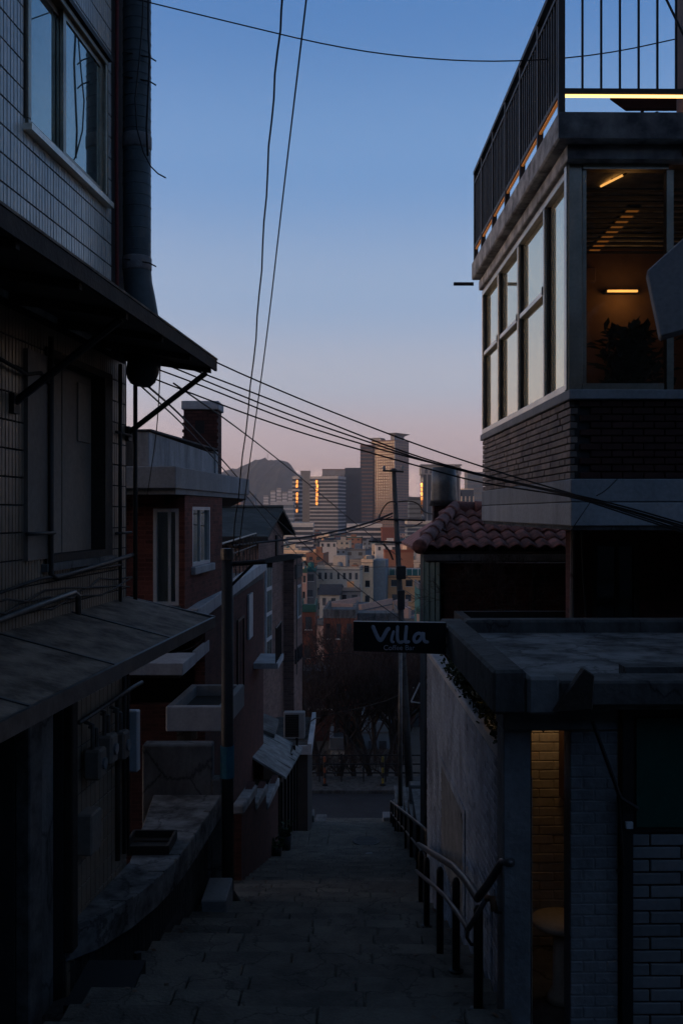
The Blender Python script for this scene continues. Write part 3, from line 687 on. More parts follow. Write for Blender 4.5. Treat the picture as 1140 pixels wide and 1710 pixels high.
# ------------------------------------------------------------------ shed with the pale roof, flat shed with air conditioner
D1 = thing('lean_to_shed', 'dark lean-to shed with pale sloping sheet roof beside the stairs', 'shed', (-1.6, 23.5, -8.5))
p = [(-2.0, 21.2, -5.4), (-1.25, 21.5, -5.95), (-1.05, 26, -6.4), (-2.1, 26, -5.85)]
MB().hexa([(x, y, z - .05) for x, y, z in p] + [(x, y, z) for x, y, z in p]).build('roof', 'pale_roof', D1)
for k in range(1, 4):
    f0 = k / 4; a_ = Vector(p[0]).lerp(Vector(p[3]), f0); b_ = Vector(p[1]).lerp(Vector(p[2]), f0)
    MB().hexa([(a_.x, a_.y, a_.z + .002), (b_.x, b_.y, b_.z + .002), (b_.x, b_.y + .04, b_.z + .002), (a_.x, a_.y + .04, a_.z + .002), (a_.x, a_.y, a_.z + .02), (b_.x, b_.y, b_.z + .02), (b_.x, b_.y + .04, b_.z + .02), (a_.x, a_.y + .04, a_.z + .02)]).build('roof_seam', 'concrete', D1)
MB().box(-2.2, -1.42, 21.4, 21.5, -9, -6.0).build('end_wall', 'wall_dark', D1)
MB().hexa([(-1.42, 21.5, -9.5), (-1.38, 21.5, -9.5), (-1.22, 26, -10.5), (-1.26, 26, -10.5), (-1.42, 21.5, -6.05), (-1.38, 21.5, -6.05), (-1.22, 26, -6.15), (-1.26, 26, -6.15)]).build('side_wall', 'wood_dark', D1)
for k in range(6):
    y = 21.6 + k * .85
    MB().box(-1.39 + k * .03, -1.32 + k * .03, y, y + .07, stair_z(y) - .3, -6.1).build('post', 'black', D1)
E1 = thing('flat_shed', 'small flat roofed shed with pale rim under the air conditioner', 'shed', (-1.6, 29, -9))
MB().box(-2.6, -.95, 27.0, 31, -11.5, -6.75).build('wall', 'wall_dark', E1)
MB().box(-2.6, -.86, 26.9, 31.1, -6.747, -6.65).build('roof', 'concrete_dark', E1)
MB().box(-.95, -.83, 26.85, 31.1, -6.80, -6.5).build('rim', 'cap_white', E1); MB().box(-2.0, -.955, 26.85, 26.97, -6.80, -6.56).build('rim', 'cap_white', E1)
def aircon(x, y, z, w_, h_, label, s=.3):
    t = thing('air_conditioner', label, 'air conditioner', (x, y, z), 'outdoor air conditioner units')
    MB().box(x - w_ / 2, x + w_ / 2, y, y + s, z, z + h_).build('case', 'white_unit', t, bevel=.02)
    MB().lathe((0, 0, 0), [(.02, 0), (.02, .01)], 6)
    g_ = MB()
    for k in range(9): g_ = MB().box(x - w_ * .40, x + w_ * .2, y - .012, y - .002, z + h_ * (.12 + k * .09), z + h_ * (.12 + k * .09) + .02).build('grille_slat', 'metal_dark', t)
    MB().box(x - w_ * .42, x + w_ * .22, y - .003, y + .001, z + h_ * .08, z + h_ * .92).build('fan_recess', 'black', t)
    return t
aircon(-1.38, 28.0, -6.64, .62, .78, 'boxy outdoor air conditioner unit standing on the flat shed roof')
MB().tube([(-1.0, 27.6, -6.3), (-.9, 27.4, -6.0), (-.75, 27.3, -5.88), (-.6, 27.3, -5.86)], .02, 6).build('lamp_bracket', 'metal_pipe', None, label='thin curved bracket lamp above the flat shed', cat='lamp')
MB().hexa([(-2.5, 25, -5.6), (-1.75, 25, -5.9), (-1.75, 26.8, -5.9), (-2.5, 26.8, -5.6), (-2.5, 25, -5.5), (-1.75, 25, -5.8), (-1.75, 26.8, -5.8), (-2.5, 26.8, -5.5)]).build('tarpaulin', 'concrete', None, label='pale tilted sheet leaning behind the lean-to shed', cat='sheet')
# small things by the stairs' left edge
def pot(x, y, r, h, label, m='black', green=None):
    z = stair_z(y); t = thing('plant_pot', label, 'plant pot', (x, y, z))
    MB().lathe((x, y, z), [(r * .8, 0), (r, h), (r * .9, h), (r * .85, h * .85), (.01, h * .85)], 14).build('pot', m, t, smooth=True)
    if green:
        f = MB()
        for q in range(60):
            a = random.random() * 6.28; rr_ = r * random.random() ** .5; zz = z + h * (.85 + random.random() * .7); p0 = Vector((x + rr_ * math.cos(a), y + rr_ * math.sin(a), zz))
            d = Vector((random.uniform(-1, 1), random.uniform(-1, 1), random.uniform(.2, 1))).normalized() * .12; e = Vector((random.uniform(-1, 1), random.uniform(-1, 1), 0)).normalized() * .035
            f.pts([p0, p0 + d * .5 + e, p0 + d, p0 + d * .5 - e], [(0, 1, 2, 3)], True)
        f.build('foliage', green, t)
pot(-1.34, 19.2, .16, .22, 'black pot with moss green top on the stair edge', 'black', 'moss_green')
pot(-1.28, 20.9, .2, .45, 'tall black pot in front of the lean-to shed', 'black', 'leaf')
MB().box(-.95, -.55, 35.2, 36.0, -12.3, -11.35).build('stone_block', 'concrete', None, label='grey stone block at the left foot of the stairs', cat='block', bevel=.02)
MB().box(-1.25, -.98, 34.2, 35.0, -12.3, -10.85).build('stone_block', 'concrete', None, label='taller stone block behind the left stair foot', cat='block', bevel=.02)
MB().box(1.55, 2.3, 35.6, 36.3, -12.3, -11.35).build('stone_block', 'concrete_pale', None, label='pale stone block at the right foot of the stairs', cat='block', bevel=.02)
MB().box(2.0, 2.7, 36.4, 37.2, -12.4, -11.15).build('stone_block', 'concrete', None, label='squat stone block just behind the pale block on the right', cat='block', bevel=.02)

# ------------------------------------------------------------------ the corner house on the right with the glazed storey
FR = Fr(2.278, 0, -.012)
Rb = thing('corner_house', 'upper corner house on the right with glazed storey over brick band and roof terrace', 'house', (3.5, 11, -5))
E0, E1y = 9.0, 14.2
bd = MB(FR).box(-.03, 6, E0 - .04, E1y + .03, -.13, .09).build('floor_band', 'concrete_pale', Rb, bevel=.008)
MB(FR).box(-.03, 6, E0 - .04, E1y + .03, .096, .31).build('floor_band', 'concrete_pale', Rb, bevel=.008)
MB(FR).box(.0, 6, E0, E1y, .09, .3).build('floor_core', 'concrete_dark', Rb)
MB(FR).box(-.01, 6, E0 - .02, E1y, -.17, -.133).build('soffit', 'concrete_dark', Rb)
MB(FR).box(.02, .3, E0 + .02, E1y, .31, 1.05).build('brick_core', 'grout', Rb)
MB(FR).box(.3, 6, E0 + .02, E0 + .3, .31, 1.05).build('brick_core', 'grout', Rb)
MB(FR).box(.3, 6, E1y - .3, E1y, -.1, 3.3).build('back_wall', 'wall_dark', Rb)
MB(FR).box(5.7, 6, E0 + .3, E1y - .3, -.1, 3.3).build('far_wall', 'wall_dark', Rb)
it1, it2 = [], []
for j in range(11):
    z = .31 + (j + .5) * .0673; y = E0 + .015 - (.1 if j % 2 else 0)
    while y < E1y:
        a, c = max(y, E0 + .005), min(y + .2, E1y)
        if c - a > .04: it1.append((FR.p(.012 + random.uniform(-.005, .004), (a + c) / 2, z), (.07, c - a - .011, .056), FR.ang))
        y += .2
    x = .06 + (.1 if j % 2 else 0)
    while x < 1.6:
        it2.append((FR.p(x + .1, E0 + .012 + random.uniform(-.003, .003), z), (.189, .06, .056), FR.ang)); x += .2
pieces(Rb, 'brick', it1, 'brick_brown', .004, 290); pieces(Rb, 'brick', it2, 'brick_maroon', .004, 10)
MB(FR).box(-.05, 6, E0 - .06, E1y + .04, 1.055, 1.145).build('sill', 'concrete_pale', Rb, bevel=.008)
# left glazing
ZB, ZT, ZM = 1.15, 3.27, 2.33
gz_ = MB(FR); muls = [(9.0, 9.12), (10.03, 10.12), (11.44, 11.52), (12.80, 12.88), (14.10, 14.2)]
wf = MB(FR).box(-.03, .08, E0 + .12, E1y, ZB, ZB + .07).build('window_frame', 'aluminium', Rb, label='aluminium framed glazing along the alley side', bevel=.006)
MB(FR).box(-.03, .08, E0 + .12, E1y, ZT - .08, ZT).build('head_rail', 'aluminium', wf, bevel=.006)
for i, (a, c) in enumerate(muls):
    if i:
        MB(FR).box(-.0, .08, a, c, ZB + .072, ZT - .082).build('mullion', 'metal_dark', wf)  # dark mullion sides put shade into the colour; bright strips paint the lit edges
        MB(FR).box(-.032, -.002, c - .05, c, ZB + .072, ZT - .082).build('lit_edge_strip', 'aluminium', wf, bevel=.004)
MB(FR).box(-.04, .09, E0 - .0, E0 + .118, ZB, ZT).build('corner_post', 'bronze', wf, bevel=.006)
MB(FR).box(-.055, -.042, E0 + .03, E0 + .115, ZB, ZT).build('lit_edge_strip', 'aluminium', wf, bevel=.004)
for i in range(4):
    a, c = muls[i][1], muls[i + 1][0]
    if i == 0:
        MB(FR).box(.032, .044, a, c, ZB + .07, ZT - .08).build('pane', 'blind', wf)
    else:
        MB(FR).box(-.02, .075, a + .002, c - .002, ZM - .03, ZM + .03).build('transom', 'aluminium', wf, bevel=.006)
        MB(FR).box(.032, .044, a, c, ZB + .07, ZM - .04).build('pane', 'blind', wf)
        MB(FR).box(.032, .044, a, c, ZM + .04, ZT - .08).build('pane', 'blind', wf)
        MB(FR).box(-.0, .032, a + .002, a + .03, ZB + .072, ZM - .042).build('shaded_sash_edge', 'metal_dark', wf)  # dark sash sides, shade put into the colour
        MB(FR).box(-.0, .032, a + .002, a + .03, ZM + .042, ZT - .082).build('shaded_sash_edge', 'metal_dark', wf)
        MB(FR).box(-.04, -.022, a - .0, a + .04, ZM - .03, ZM + .05).build('latch', 'metal_dark', wf)
# front glazing
ff = MB(FR).box(.095, .86, E0 - .0, E0 + .09, ZB, ZB + .06).build('window_frame', 'bronze', Rb, label='bronze framed shop window facing the camera')
MB(FR).box(.095, .9, E0 - .01, E0 + .09, ZT - .05, ZT).build('head_rail', 'bronze', ff)
MB(FR).box(.885, .95, E0 - .0, E0 + .09, ZB, ZT - .052).build('mullion', 'bronze', ff)
MB(FR).box(.13, .885, E0 + .03, E0 + .038, ZB + .06, ZT - .05).build('pane', 'glass', ff)
MB(FR).box(1.08, 1.14, E0, E0 + .09, ZB, ZT).build('mullion', 'bronze', ff)
MB(FR).box(.95, 1.08, E0 + .03, E0 + .038, ZB, ZT).build('pane', 'glass', ff)
MB(FR).box(1.14, 3, E0, E0 + .2, ZB, ZT).build('wall', 'wall_dark', Rb)
MB(FR).box(.095, .13, E0 + .01, E0 + .08, ZB + .06, ZT - .05).build('jamb', 'bronze', ff)
# inside
rm = MB(FR).box(.08, 5.7, 11.9, 12.0, 1.0, 3.4).build('room_wall', 'interior', Rb)
MB(FR).box(.1, 5.7, E0 + .3, 11.9, .9, 1.05).build('room_floor', 'wood_dark', Rb)
MB(FR).box(.07, 5.7, E0 + .1, 11.9, 3.36, 3.42).build('room_ceiling', 'ceiling_dark', Rb)
for k in range(13): MB(FR).box(.09, 3, 9.5 + k * .19, 9.58 + k * .19, 3.20, 3.212).build('ceiling_slat', 'ceiling_dark', Rb)
MB(FR).box(2.6, 2.7, E0 + .3, 11.9, 1.0, 3.36).build('room_partition', 'interior', Rb)
MB(FR).box(.5, 1.0, 11.82, 11.9, 2.85, 3.02).build('shelf', 'interior', Rb, bevel=.01)
t = thing('strip_lamp', 'glowing amber strip lamp on the back wall of the glazed room', 'lamp', (3.42, 11.8, 2.7)); STRIP = t
MB().box(3.27, 3.64, 11.78, 11.81, 2.708, 2.732).build('tube', 'led_amber', t); MB().box(3.25, 3.66, 11.81, 11.9, 2.70, 2.745).build('housing', 'metal_dark', t)
t = thing('strip_lamp', 'amber light strip hidden above the ceiling slats', 'lamp', (3.15, 10.9, 3.3))
MB().box(3.06, 3.18, 10.2, 11.85, 3.225, 3.24).build('tube', 'led_soft', t); MB().box(3.05, 3.19, 10.2, 11.86, 3.241, 3.355).build('housing', 'metal_dark', t)
t = thing('mirrored_light', 'short slanting glowing tube added for a light mirrored in the shop window', 'lamp', P(1032, 290, 9.5))
MB().tube([(2.60, 9.62, 3.27), (2.70, 9.2, 3.235)], .011, 6).build('tube', 'led_amber', t); MB().tube([(2.70, 9.2, 3.235), (2.745, 9.12, 3.25)], .009, 6).build('cord', 'metal_dark', t)  # added tube with cord and hanger; its glow stands for a mirrored light
MB().tube([(2.65, 9.4, 3.255), (2.65, 9.4, 3.36)], .006, 6).build('hanger', 'metal_dark', t)
t = thing('house_plant', 'dark leafy house plant inside the shop window', 'plant', (2.95, 9.75, 1.05))
MB().lathe((2.95, 9.75, 1.05), [(.1, 0), (.14, .2), (.12, .2), (.01, .18)], 12).build('pot', 'wood_dark', t)
f = MB(); pr = random.Random(5)
for q in range(620):
    a = pr.random() * 6.28; el = pr.uniform(.1, 1.3); ln = pr.uniform(.10, .26); base = Vector((2.93 + pr.gauss(0, .13), 9.75 + pr.uniform(-.12, .12), 1.22 + pr.random() ** 1.2 * .6))
    d = Vector((math.cos(a) * math.cos(el), math.sin(a) * math.cos(el) * .6, math.sin(el))); sd_ = d.cross(Vector((0, 0, 1))).normalized() * .04
    f.pts([base, base + d * ln * .5 + sd_, base + d * ln + Vector((0, 0, -.05)), base + d * ln * .5 - sd_], [(0, 1, 2, 3)], True)
f.build('foliage', 'leaf', t)
for i, x in enumerate((2.66, 2.76)):
    MB().lathe((x, 9.2, 1.07), [(.018, 0), (.018, .07), (.008, .10), (.008, .13)], 8).build('bottle', 'frame_white', None, label='small white bottle behind the shop window, %s of the pair' % ('left' if i == 0 else 'right'), cat='bottle', group='bottles on the window ledge', smooth=True)
# roof slab
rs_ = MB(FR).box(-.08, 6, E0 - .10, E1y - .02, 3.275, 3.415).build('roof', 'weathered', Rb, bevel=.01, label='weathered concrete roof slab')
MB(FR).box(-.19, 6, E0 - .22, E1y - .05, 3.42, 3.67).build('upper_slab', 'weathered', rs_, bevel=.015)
MB(FR).box(-.186, 6, E0 - .223, E0 - .2201, 3.425, 3.665).build('front_face', 'slab_front_dark', rs_)  # front sheets darker than the slab sides, with pale peeled-paint patches
MB(FR).box(-.075, 6, E0 - .104, E0 - .1005, 3.28, 3.412).build('front_face', 'slab_front_dark', rs_)
# terrace railing
rl = thing('terrace_railing', 'dark metal bar railing round the roof terrace with warm light strip', 'railing', FR.p(0, 9, 3.67))
XR = -.15; Y0 = E0 - .17; Y1 = 14.0
pp = [(XR, Y0, 3.86), (XR, Y1, 3.86)]
MB(FR).box(XR - .025, XR + .025, Y0 + .03, Y1, 3.84, 3.885).build('bottom_rail', 'railing_brown', rl)
MB(FR).box(XR - .025, XR + .025, Y0 + .03, Y1, 4.78, 4.815).build('upper_rail', 'railing_brown', rl)
MB(FR).box(XR - .035, XR + .035, Y0, Y1 + .03, 4.93, 4.98).build('handrail', 'railing_brown', rl)
MB(FR).box(XR - .012, XR + .012, Y0 + .04, Y1 - .05, 3.822, 3.838).build('light_strip', 'led_soft', rl)  # dim glow stands for the rail underside lit by the strip
q = Y0 + .12
while q < Y1 - .05:
    MB(FR).box(XR - .018, XR + .018, q - .012, q + .012, 3.886, 4.779).build('bar', 'railing_brown', rl); q += .105
for q in [Y0] + [Y0 + .9 * k for k in range(1, 6)] + [Y1]:
    MB(FR).box(XR - .03, XR + .03, q - .025, q + .025, 3.672, 4.928).build('post', 'railing_brown', rl)
MB(FR).box(XR + .03, 1.05, Y0 - .025, Y0 + .025, 3.845, 3.895).build('bottom_rail', 'railing_brown', rl)
MB(FR).box(XR + .03, 1.05, Y0 - .012, Y0 + .012, 3.823, 3.843).build('light_strip', 'led', rl)
MB(FR).box(XR + .03, 1.05, Y0 - .025, Y0 + .025, 4.93, 4.98).build('handrail', 'railing_brown', rl)
for k in range(6):
    x = .045 + k * .173
    MB(FR).box(x - .009, x + .009, Y0 - .009, Y0 + .009, 3.896, 4.929).build('bar', 'metal_dark', rl)
MB(FR).tube([(.68, Y0 - .04, 4.97), (1.1, Y0 - .04, 4.1)], .011, 6, raw=False).build('stay', 'metal_dark', rl)
MB(FR).box(.99, 1.3, Y0 - .03, Y0 + .22, 3.3, 6.0).build('timber_post', 'wood_brown', None, label='thick brown timber post at the right end of the terrace railing', cat='post', bevel=.01)
t = thing('solar_panel', 'tilted dark solar panel on the roof terrace behind the railing', 'solar panel', (3.8, 10.5, 3.67))
MB().hexa([(3.05, 10.3, 4.31), (4.5, 10.3, 4.31), (4.5, 10.9, 4.69), (3.05, 10.9, 4.69), (3.05, 10.3, 4.34), (4.5, 10.3, 4.34), (4.5, 10.9, 4.72), (3.05, 10.9, 4.72)]).build('panel', 'solar', t)
for k in range(8):
    x = 3.07 + k * .2
    MB().hexa([(x, 10.294, 4.304), (x + .008, 10.294, 4.304), (x + .008, 10.9, 4.685), (x, 10.9, 4.685), (x, 10.3, 4.309), (x + .008, 10.3, 4.309), (x + .008, 10.9, 4.69), (x, 10.9, 4.69)]).build('grid_line', 'frame_white', t)
for x in (3.4, 4.4):
    MB().tube([(x, 10.35, 3.67), (x, 10.35, 4.32)], .02, 6).build('leg', 'metal_dark', t); MB().tube([(x, 10.85, 3.67), (x, 10.85, 4.64)], .02, 6).build('leg', 'metal_dark', t)
MB(FR).box(-.48, -.19, 13.95, 13.98, 3.30, 3.345).build('roof_bracket', 'metal_dark', None, label='perforated black bracket arm sticking out from the roof edge', cat='bracket')
# tilted grey panel hanging at the right edge
t = thing('hanging_panel', 'tilted grey metal sign panel jutting in at the right edge', 'panel', P(1115, 560, 8.0))
q = [P(1079, 452, 7.9), P(1150, 388, 7.7), P(1180, 540, 7.7), P(1102, 562, 7.9)]
q2 = [v + Vector((.06, .22, .0)) for v in q]
MB().hexa([q[3], q[2], q2[2], q2[3], q[0], q[1], q2[1], q2[0]], True).build('panel', 'concrete_pale', t, bevel=.01)
MB().tube([(3.0, 8.0, 1.9), (3.3, 8.9, 1.95)], .02, 6).build('arm', 'metal_dark', t)
# lower part of the corner house, set back under the overhang
lowr = MB(FR)
lowr.holes(.40, 6, 10.6, 10.9, -6, -.17, [(.62, 1.15, -1.4, -.32)], along='x'); lowr.box(1.3, 1.6, 10.9, 14.2, -6, -.17)
lowr.build('lower_wall', 'brick_dim', Rb)
win(FR, Rb, .62, 1.15, -1.4, -.32, 0, 10.68, 'x', m='window_dark', fm='wood_dark', fw=.06)
MB(FR).tube([(.38, 10.5, -.2), (.36, 10.5, -1.6)], .025, 6, raw=False).build('drainpipe', 'concrete', Rb)
MB(FR).tube([(.46, 10.45, -.2), (.48, 10.45, -.7), (.54, 10.45, -1.6)], .012, 6, raw=False).build('wire', 'cable', Rb)

# ------------------------------------------------------------------ house with the red tiled roof
T = thing('tiled_roof_house', 'low dark house with red clay tiled hip roof below the corner house', 'house', (3, 17, -6))
MB().box(1.64, 6, 15.35, 15.6, -8, -.82).build('wall', 'brick_dim', T)
MB().box(1.64, 1.9, 15.6, 20, -8, -.82).build('wall', 'concrete_dark', T)
MB().box(3.05, 3.09, 15.3, 15.349, -1.9, -.85).build('corner_board', 'wood_dark', T)
EZ, RZ, EY, RY = -.56, .02, 14.9, 17.0
sl_ = (RZ - EZ) / (RY - EY)
rfo = MB().hexa([(1.25, EY, EZ - .1), (6, EY, EZ - .1), (6, RY, RZ - .1), (2.0, RY, RZ - .1), (1.25, EY, EZ - .05), (6, EY, EZ - .05), (6, RY, RZ - .05), (2.0, RY, RZ - .05)]).build('roof', 'wood_dark', T)
MB().hexa([(1.25, EY, EZ - .1), (2.0, RY + .01, RZ - .1), (2.0, 19, RZ - .1), (1.25, 20, EZ - .1), (1.25, EY, EZ - .05), (2.0, RY + .01, RZ - .05), (2.0, 19, RZ - .05), (1.25, 20, EZ - .05)]).build('side_slope', 'roof_tile', rfo)
MB().box(1.3, 6, EY - .06, EY + .0, EZ - .22, EZ - .10).build('fascia', 'concrete', rfo)
MB().box(1.26, 6, EY - .14, EY - .065, EZ - .19, EZ - .10).build('gutter', 'concrete', rfo)
def wave_tile():                                         # one S-profile tile, .22 wide, .46 long, on the slope
    V, Fc = [], []; nx = 9
    for k, (yy, dz) in enumerate(((0, .035), (.46, .0))):
        for th_ in (0, -.022):
            for i in range(nx):
                f_ = i / (nx - 1); x = f_ * .225; hh = .055 * (.5 - .5 * math.cos(2 * math.pi * f_)) ** .8
                V.append((x, yy, hh + dz + th_ + yy * sl_))
    def id_(k, t, i): return (k * 2 + t) * nx + i
    for i in range(nx - 1):
        Fc += [(id_(0, 0, i), id_(0, 0, i + 1), id_(1, 0, i + 1), id_(1, 0, i)), (id_(0, 1, i), id_(1, 1, i), id_(1, 1, i + 1), id_(0, 1, i + 1)), (id_(0, 0, i), id_(0, 1, i), id_(0, 1, i + 1), id_(0, 0, i + 1))]
    me = bpy.data.meshes.new('roof_tile'); me.from_pydata(V, [], Fc); me.update(); me.materials.append(MT['roof_tile'])
    for p_ in me.polygons: p_.use_smooth = True
    return me
wt = wave_tile(); tl = rootloc(rfo)
for r_ in range(5):
    yy = EY - .08 + r_ * .42
    xl = 1.25 + .75 * max(0, yy - EY) / (RY - EY)
    k = 0
    while True:
        x = 1.27 + k * .222 + (0 if r_ % 1 == 0 else 0)
        k += 1
        if x < xl - .12: continue
        if x > 3.75: break
        o = bpy.data.objects.new('roof_tile', wt); col.objects.link(o); o.parent = rfo
        o.location = Vector((x, yy, EZ + (yy - EY) * sl_ + random.uniform(-.004, .004))) - tl; o.rotation_euler = (random.uniform(-.015, .03), random.uniform(-.03, .03), random.uniform(-.03, .03))
def ridge(p0, p1, n_, r_):
    p0, p1 = Vector(p0), Vector(p1)
    for k in range(n_):
        a = p0.lerp(p1, k / n_); c = p0.lerp(p1, (k + 1.12) / n_)
        MB().tube([a, a.lerp(c, .12), c], [r_ * 1.18, r_ * 1.15, r_ * .95], 12).build('ridge_tile', 'ridge_tile', rfo, smooth=True)
ridge((1.2, 14.78, EZ + .02), (2.02, 17.0, RZ + .08), 6, .10)
ridge((2.05, 17.0, RZ + .06), (4.5, 17.0, RZ + .06), 8, .10)
MB().box(1.95, 4.5, 17.02, 17.1, RZ - .15, RZ + .02).build('ridge_board', 'brick_dim', rfo)
t = thing('flue_chimney', 'brick chimney with dull metal flue hood behind the red tiled roof', 'chimney', (1.78, 16.8, -.3))
MB().box(1.66, 2.05, 17.25, 17.6, -.3, .18).build('stack', 'chimney_brick', t)
MB().lathe((1.86, 17.42, .13), [(.26, 0), (.245, .1), (.23, .35), (.215, .68), (.20, .68), (.20, .6)], 18).build('hood', 'metal_pipe', t, smooth=True)
MB().lathe((1.86, 17.42, .11), [(.27, 0), (.27, .02)], 18).build('rim', 'metal_dark', t)
t = thing('safety_net', 'dark green netting hanging at the side of the tiled roof house', 'netting', (1.5, 17, -2))
for k in range(9):
    y = 15.3 + k * .35
    MB().box(1.56 + .01 * math.sin(k * 2), 1.58 + .01 * math.sin(k * 2), y, y + .352, -2.2, -.75).build('net_fold', 'netting', t)
MB().tube([(1.57, 15.3, -.74), (1.57, 18.5, -.74)], .015, 6).build('rail', 'metal_pipe', t)
# bare shrub against that house
def branchy(base, height, spread, n0, seed, depth=4, thin=.012, lean=(0, 0, 1), ratio=.68):
    rd = random.Random(seed); b1, b2 = MB(), MB()
    def grow(p, d, ln, r, lv):
        segs = 3; pts = [p]; rads = [r]
        for s in range(segs):
            d = (d + Vector((rd.uniform(-1, 1), rd.uniform(-1, 1), rd.uniform(-.3, .7))) * .16).normalized()
            p = p + d * ln / segs; pts.append(p); rads.append(max(r * (1 - .13 * (s + 1)), .002))
        (b1 if lv < 2 else b2).tube(pts, rads, 6 if lv < 2 else 3)
        if lv >= depth: return
        for k in range(rd.choice((2, 3, 3, 4)) if lv else n0):
            a = rd.random() * 6.283; f_ = rd.uniform(.45, 1) if k else 1
            at = pts[0].lerp(pts[-1], f_) if f_ < 1 else pts[-1]
            side = d.cross(Vector((math.cos(a), math.sin(a), .3))).normalized()
            nd = (d * rd.uniform(.55, 1.0) + side * spread * rd.uniform(.5, 1.1) + Vector((0, 0, .15))).normalized()
            grow(at, nd, ln * ratio * rd.uniform(.8, 1.15), r * .6, lv + 1)
    grow(Vector(base), Vector(lean).normalized(), height, thin, 0)
    return b1, b2
t = thing('bare_shrub', 'leafless thin branched shrub in front of the tiled roof house wall', 'shrub', (2.6, 15.0, -2.2))
b1, b2 = branchy((2.6, 14.6, -2.2), .7, .8, 6, 4, 5, .014, (.1, 0, 1), .72)
b1.build('trunk', 'bark', t); b2.build('crown', 'twig', t)
t = thing('bare_shrub', 'leafless shrub spreading over the left end of the tiled roof house', 'shrub', (1.9, 14.9, -2.4))
b1, b2 = branchy((1.9, 14.4, -2.4), .75, .9, 6, 9, 5, .014, (-.1, 0, 1), .72)
b1.build('trunk', 'bark', t); b2.build('crown', 'twig', t)

# ------------------------------------------------------------------ the cafe on the right
K = thing('cafe_building', 'small whitewashed cafe with thick flat concrete roof beside the stairs', 'cafe', (2.5, 7.5, -4))
FK = Fr(1.278, 0, -.012)
MB(FK).box(-.002, .10, 6.6, 12.6, -6.5, -1.82).build('side_wall', 'brick_white', K)
cp = MB(FK).box(-.05, .112, 6.61, 12.65, -1.815, -1.74).build('coping', 'cap_white', K, bevel=.01)
it = []; z = -1.855; j = 0
while z > -6.0:
    y = 6.6 - (.115 if j % 2 else 0)
    while y < 12.6:
        a, c = max(y, 6.6), min(y + .23, 12.6); mid_ = (a + c) / 2
        if c - a > .05 and z > -1.9 - SL * mid_ and not (9.1 < mid_ < 10.9 and -3.95 < z < -2.85):
            it.append((FK.p(.018 + random.uniform(-.003, .003), mid_, z), (.05, c - a - .008, .066), FK.ang))
        y += .23
    z -= .073; j += 1
pieces(K, 'brick', it, 'brick_white', .005, 300)
lt = MB(FK).box(.0, .03, 9.1, 10.9, -3.95, -2.85).build('lattice_window', 'wall_dark', K, label='latticed opening in the side wall')
for (ya_, yb_, za_, zb_) in ((9.0, 11.0, -2.88, -2.80), (9.0, 11.0, -4.0, -3.92), (9.0, 9.12, -3.919, -2.881), (10.88, 11.0, -3.919, -2.881)):
    MB(FK).box(-.02, .02, ya_, yb_, za_, zb_).build('lattice_frame', 'brick_white', lt)
for k in range(-8, 24):
    for sgn in (1, -1):
        y0 = 9.1 + k * .1; y1 = y0 + 1.1 * sgn
        pts = []
        za, zb = -3.95, -2.85
        ya, yb = (y0, y1)
        # clip to the opening
        def clip(ya, za, yb, zb):
            f0, f1 = 0, 1
            for lim, s_ in ((9.1, 1), (10.9, -1)):
                da, db = (ya - lim) * s_, (yb - lim) * s_
                if da < 0 and db < 0: return None
                if da < 0: f0 = max(f0, da / (da - db))
                elif db < 0: f1 = min(f1, da / (da - db))
            return (f0, f1) if f1 - f0 > .03 else None
        cl = clip(ya, za, yb, zb)
        if cl:
            f0, f1 = cl
            MB(FK).tube([(-.01 - .004 * sgn, ya + (yb - ya) * f0, za + (zb - za) * f0), (-.01 - .004 * sgn, ya + (yb - ya) * f1, za + (zb - za) * f1)], .006, 4, raw=False).build('lattice_bar', 'metal_pipe', lt)
# body under the slab
body = MB(FK)
body.box(.35, .45, 8.5, 12.6, -6, -1.3); body.box(.45, 6, 12.5, 12.6, -6, -1.3); body.box(.45, 6, 8.95, 12.5, -1.55, -1.4)
body.build('rear_wall', 'wall_dark', K)
it = []                                                  # the lit back wall inside, cream painted brick
for j in range(30):
    x = .28 + (-.12 if j % 2 else 0)
    while x < 1.25:
        it.append((FK.p(x + .15, 8.0 + random.uniform(-.003, .003), -1.34 - j * .077), (.294, .06, .07), FK.ang)); x += .3
pieces(K, 'inner_brick', it, 'brick_cream', .005, 120)
MB(FK).box(.12, 1.6, 7.978, 8.2, -4.2, -1.26).build('inner_wall', 'brick_cream', K)
MB(FK).box(1.2, 1.3, 6.6, 8.03, -4.2, -1.26).build('inner_wall', 'interior', K)
MB(FK).box(.125, 1.3, 6.4, 8.03, -4.3, -3.62).build('inner_floor', 'concrete', K)
MB(FK).box(.103, .118, 6.62, 8.0, -3.6, -1.83).build('inner_lining', 'brick_cream', K)
MB(FK).box(.62, .70, 7.75, 7.95, -2.35, -1.78).build('wall_shelf', 'wood_brown', K)
# flat roof with raised rims
sb = MB(FK).box(-.22, 5, 6.06, 8.9, -1.25, -1.10).build('roof', 'concrete_patchy', K, label='flat concrete roof with raised rims')
MB(FK).box(-.26, -.05, 6.0, 8.92, -1.27, -.99).build('rim', 'concrete_dark', sb, bevel=.02)
MB(FK).box(-.045, 2.1, 8.72, 8.93, -1.2, -.985).build('rim', 'concrete_dark', sb, bevel=.02)
MB(FK).hexa([(1.98, 6.4, -1.2), (2.16, 6.4, -1.2), (2.16, 8.7, -1.2), (1.98, 8.7, -1.2), (1.98, 6.4, -.97), (2.16, 6.4, -.97), (2.16, 8.7, -.985), (1.98, 8.7, -.985)]).build('rim', 'concrete_patchy', sb, bevel=.02)
MB(FK).box(.16, 5, 6.0, 6.3, -1.22, -1.06).build('front_rim', 'concrete_dark', sb, bevel=.015)
MB(FK).box(-.045, .155, 5.98, 6.2, -1.27, -1.03).build('corner_block', 'concrete', sb, bevel=.02)
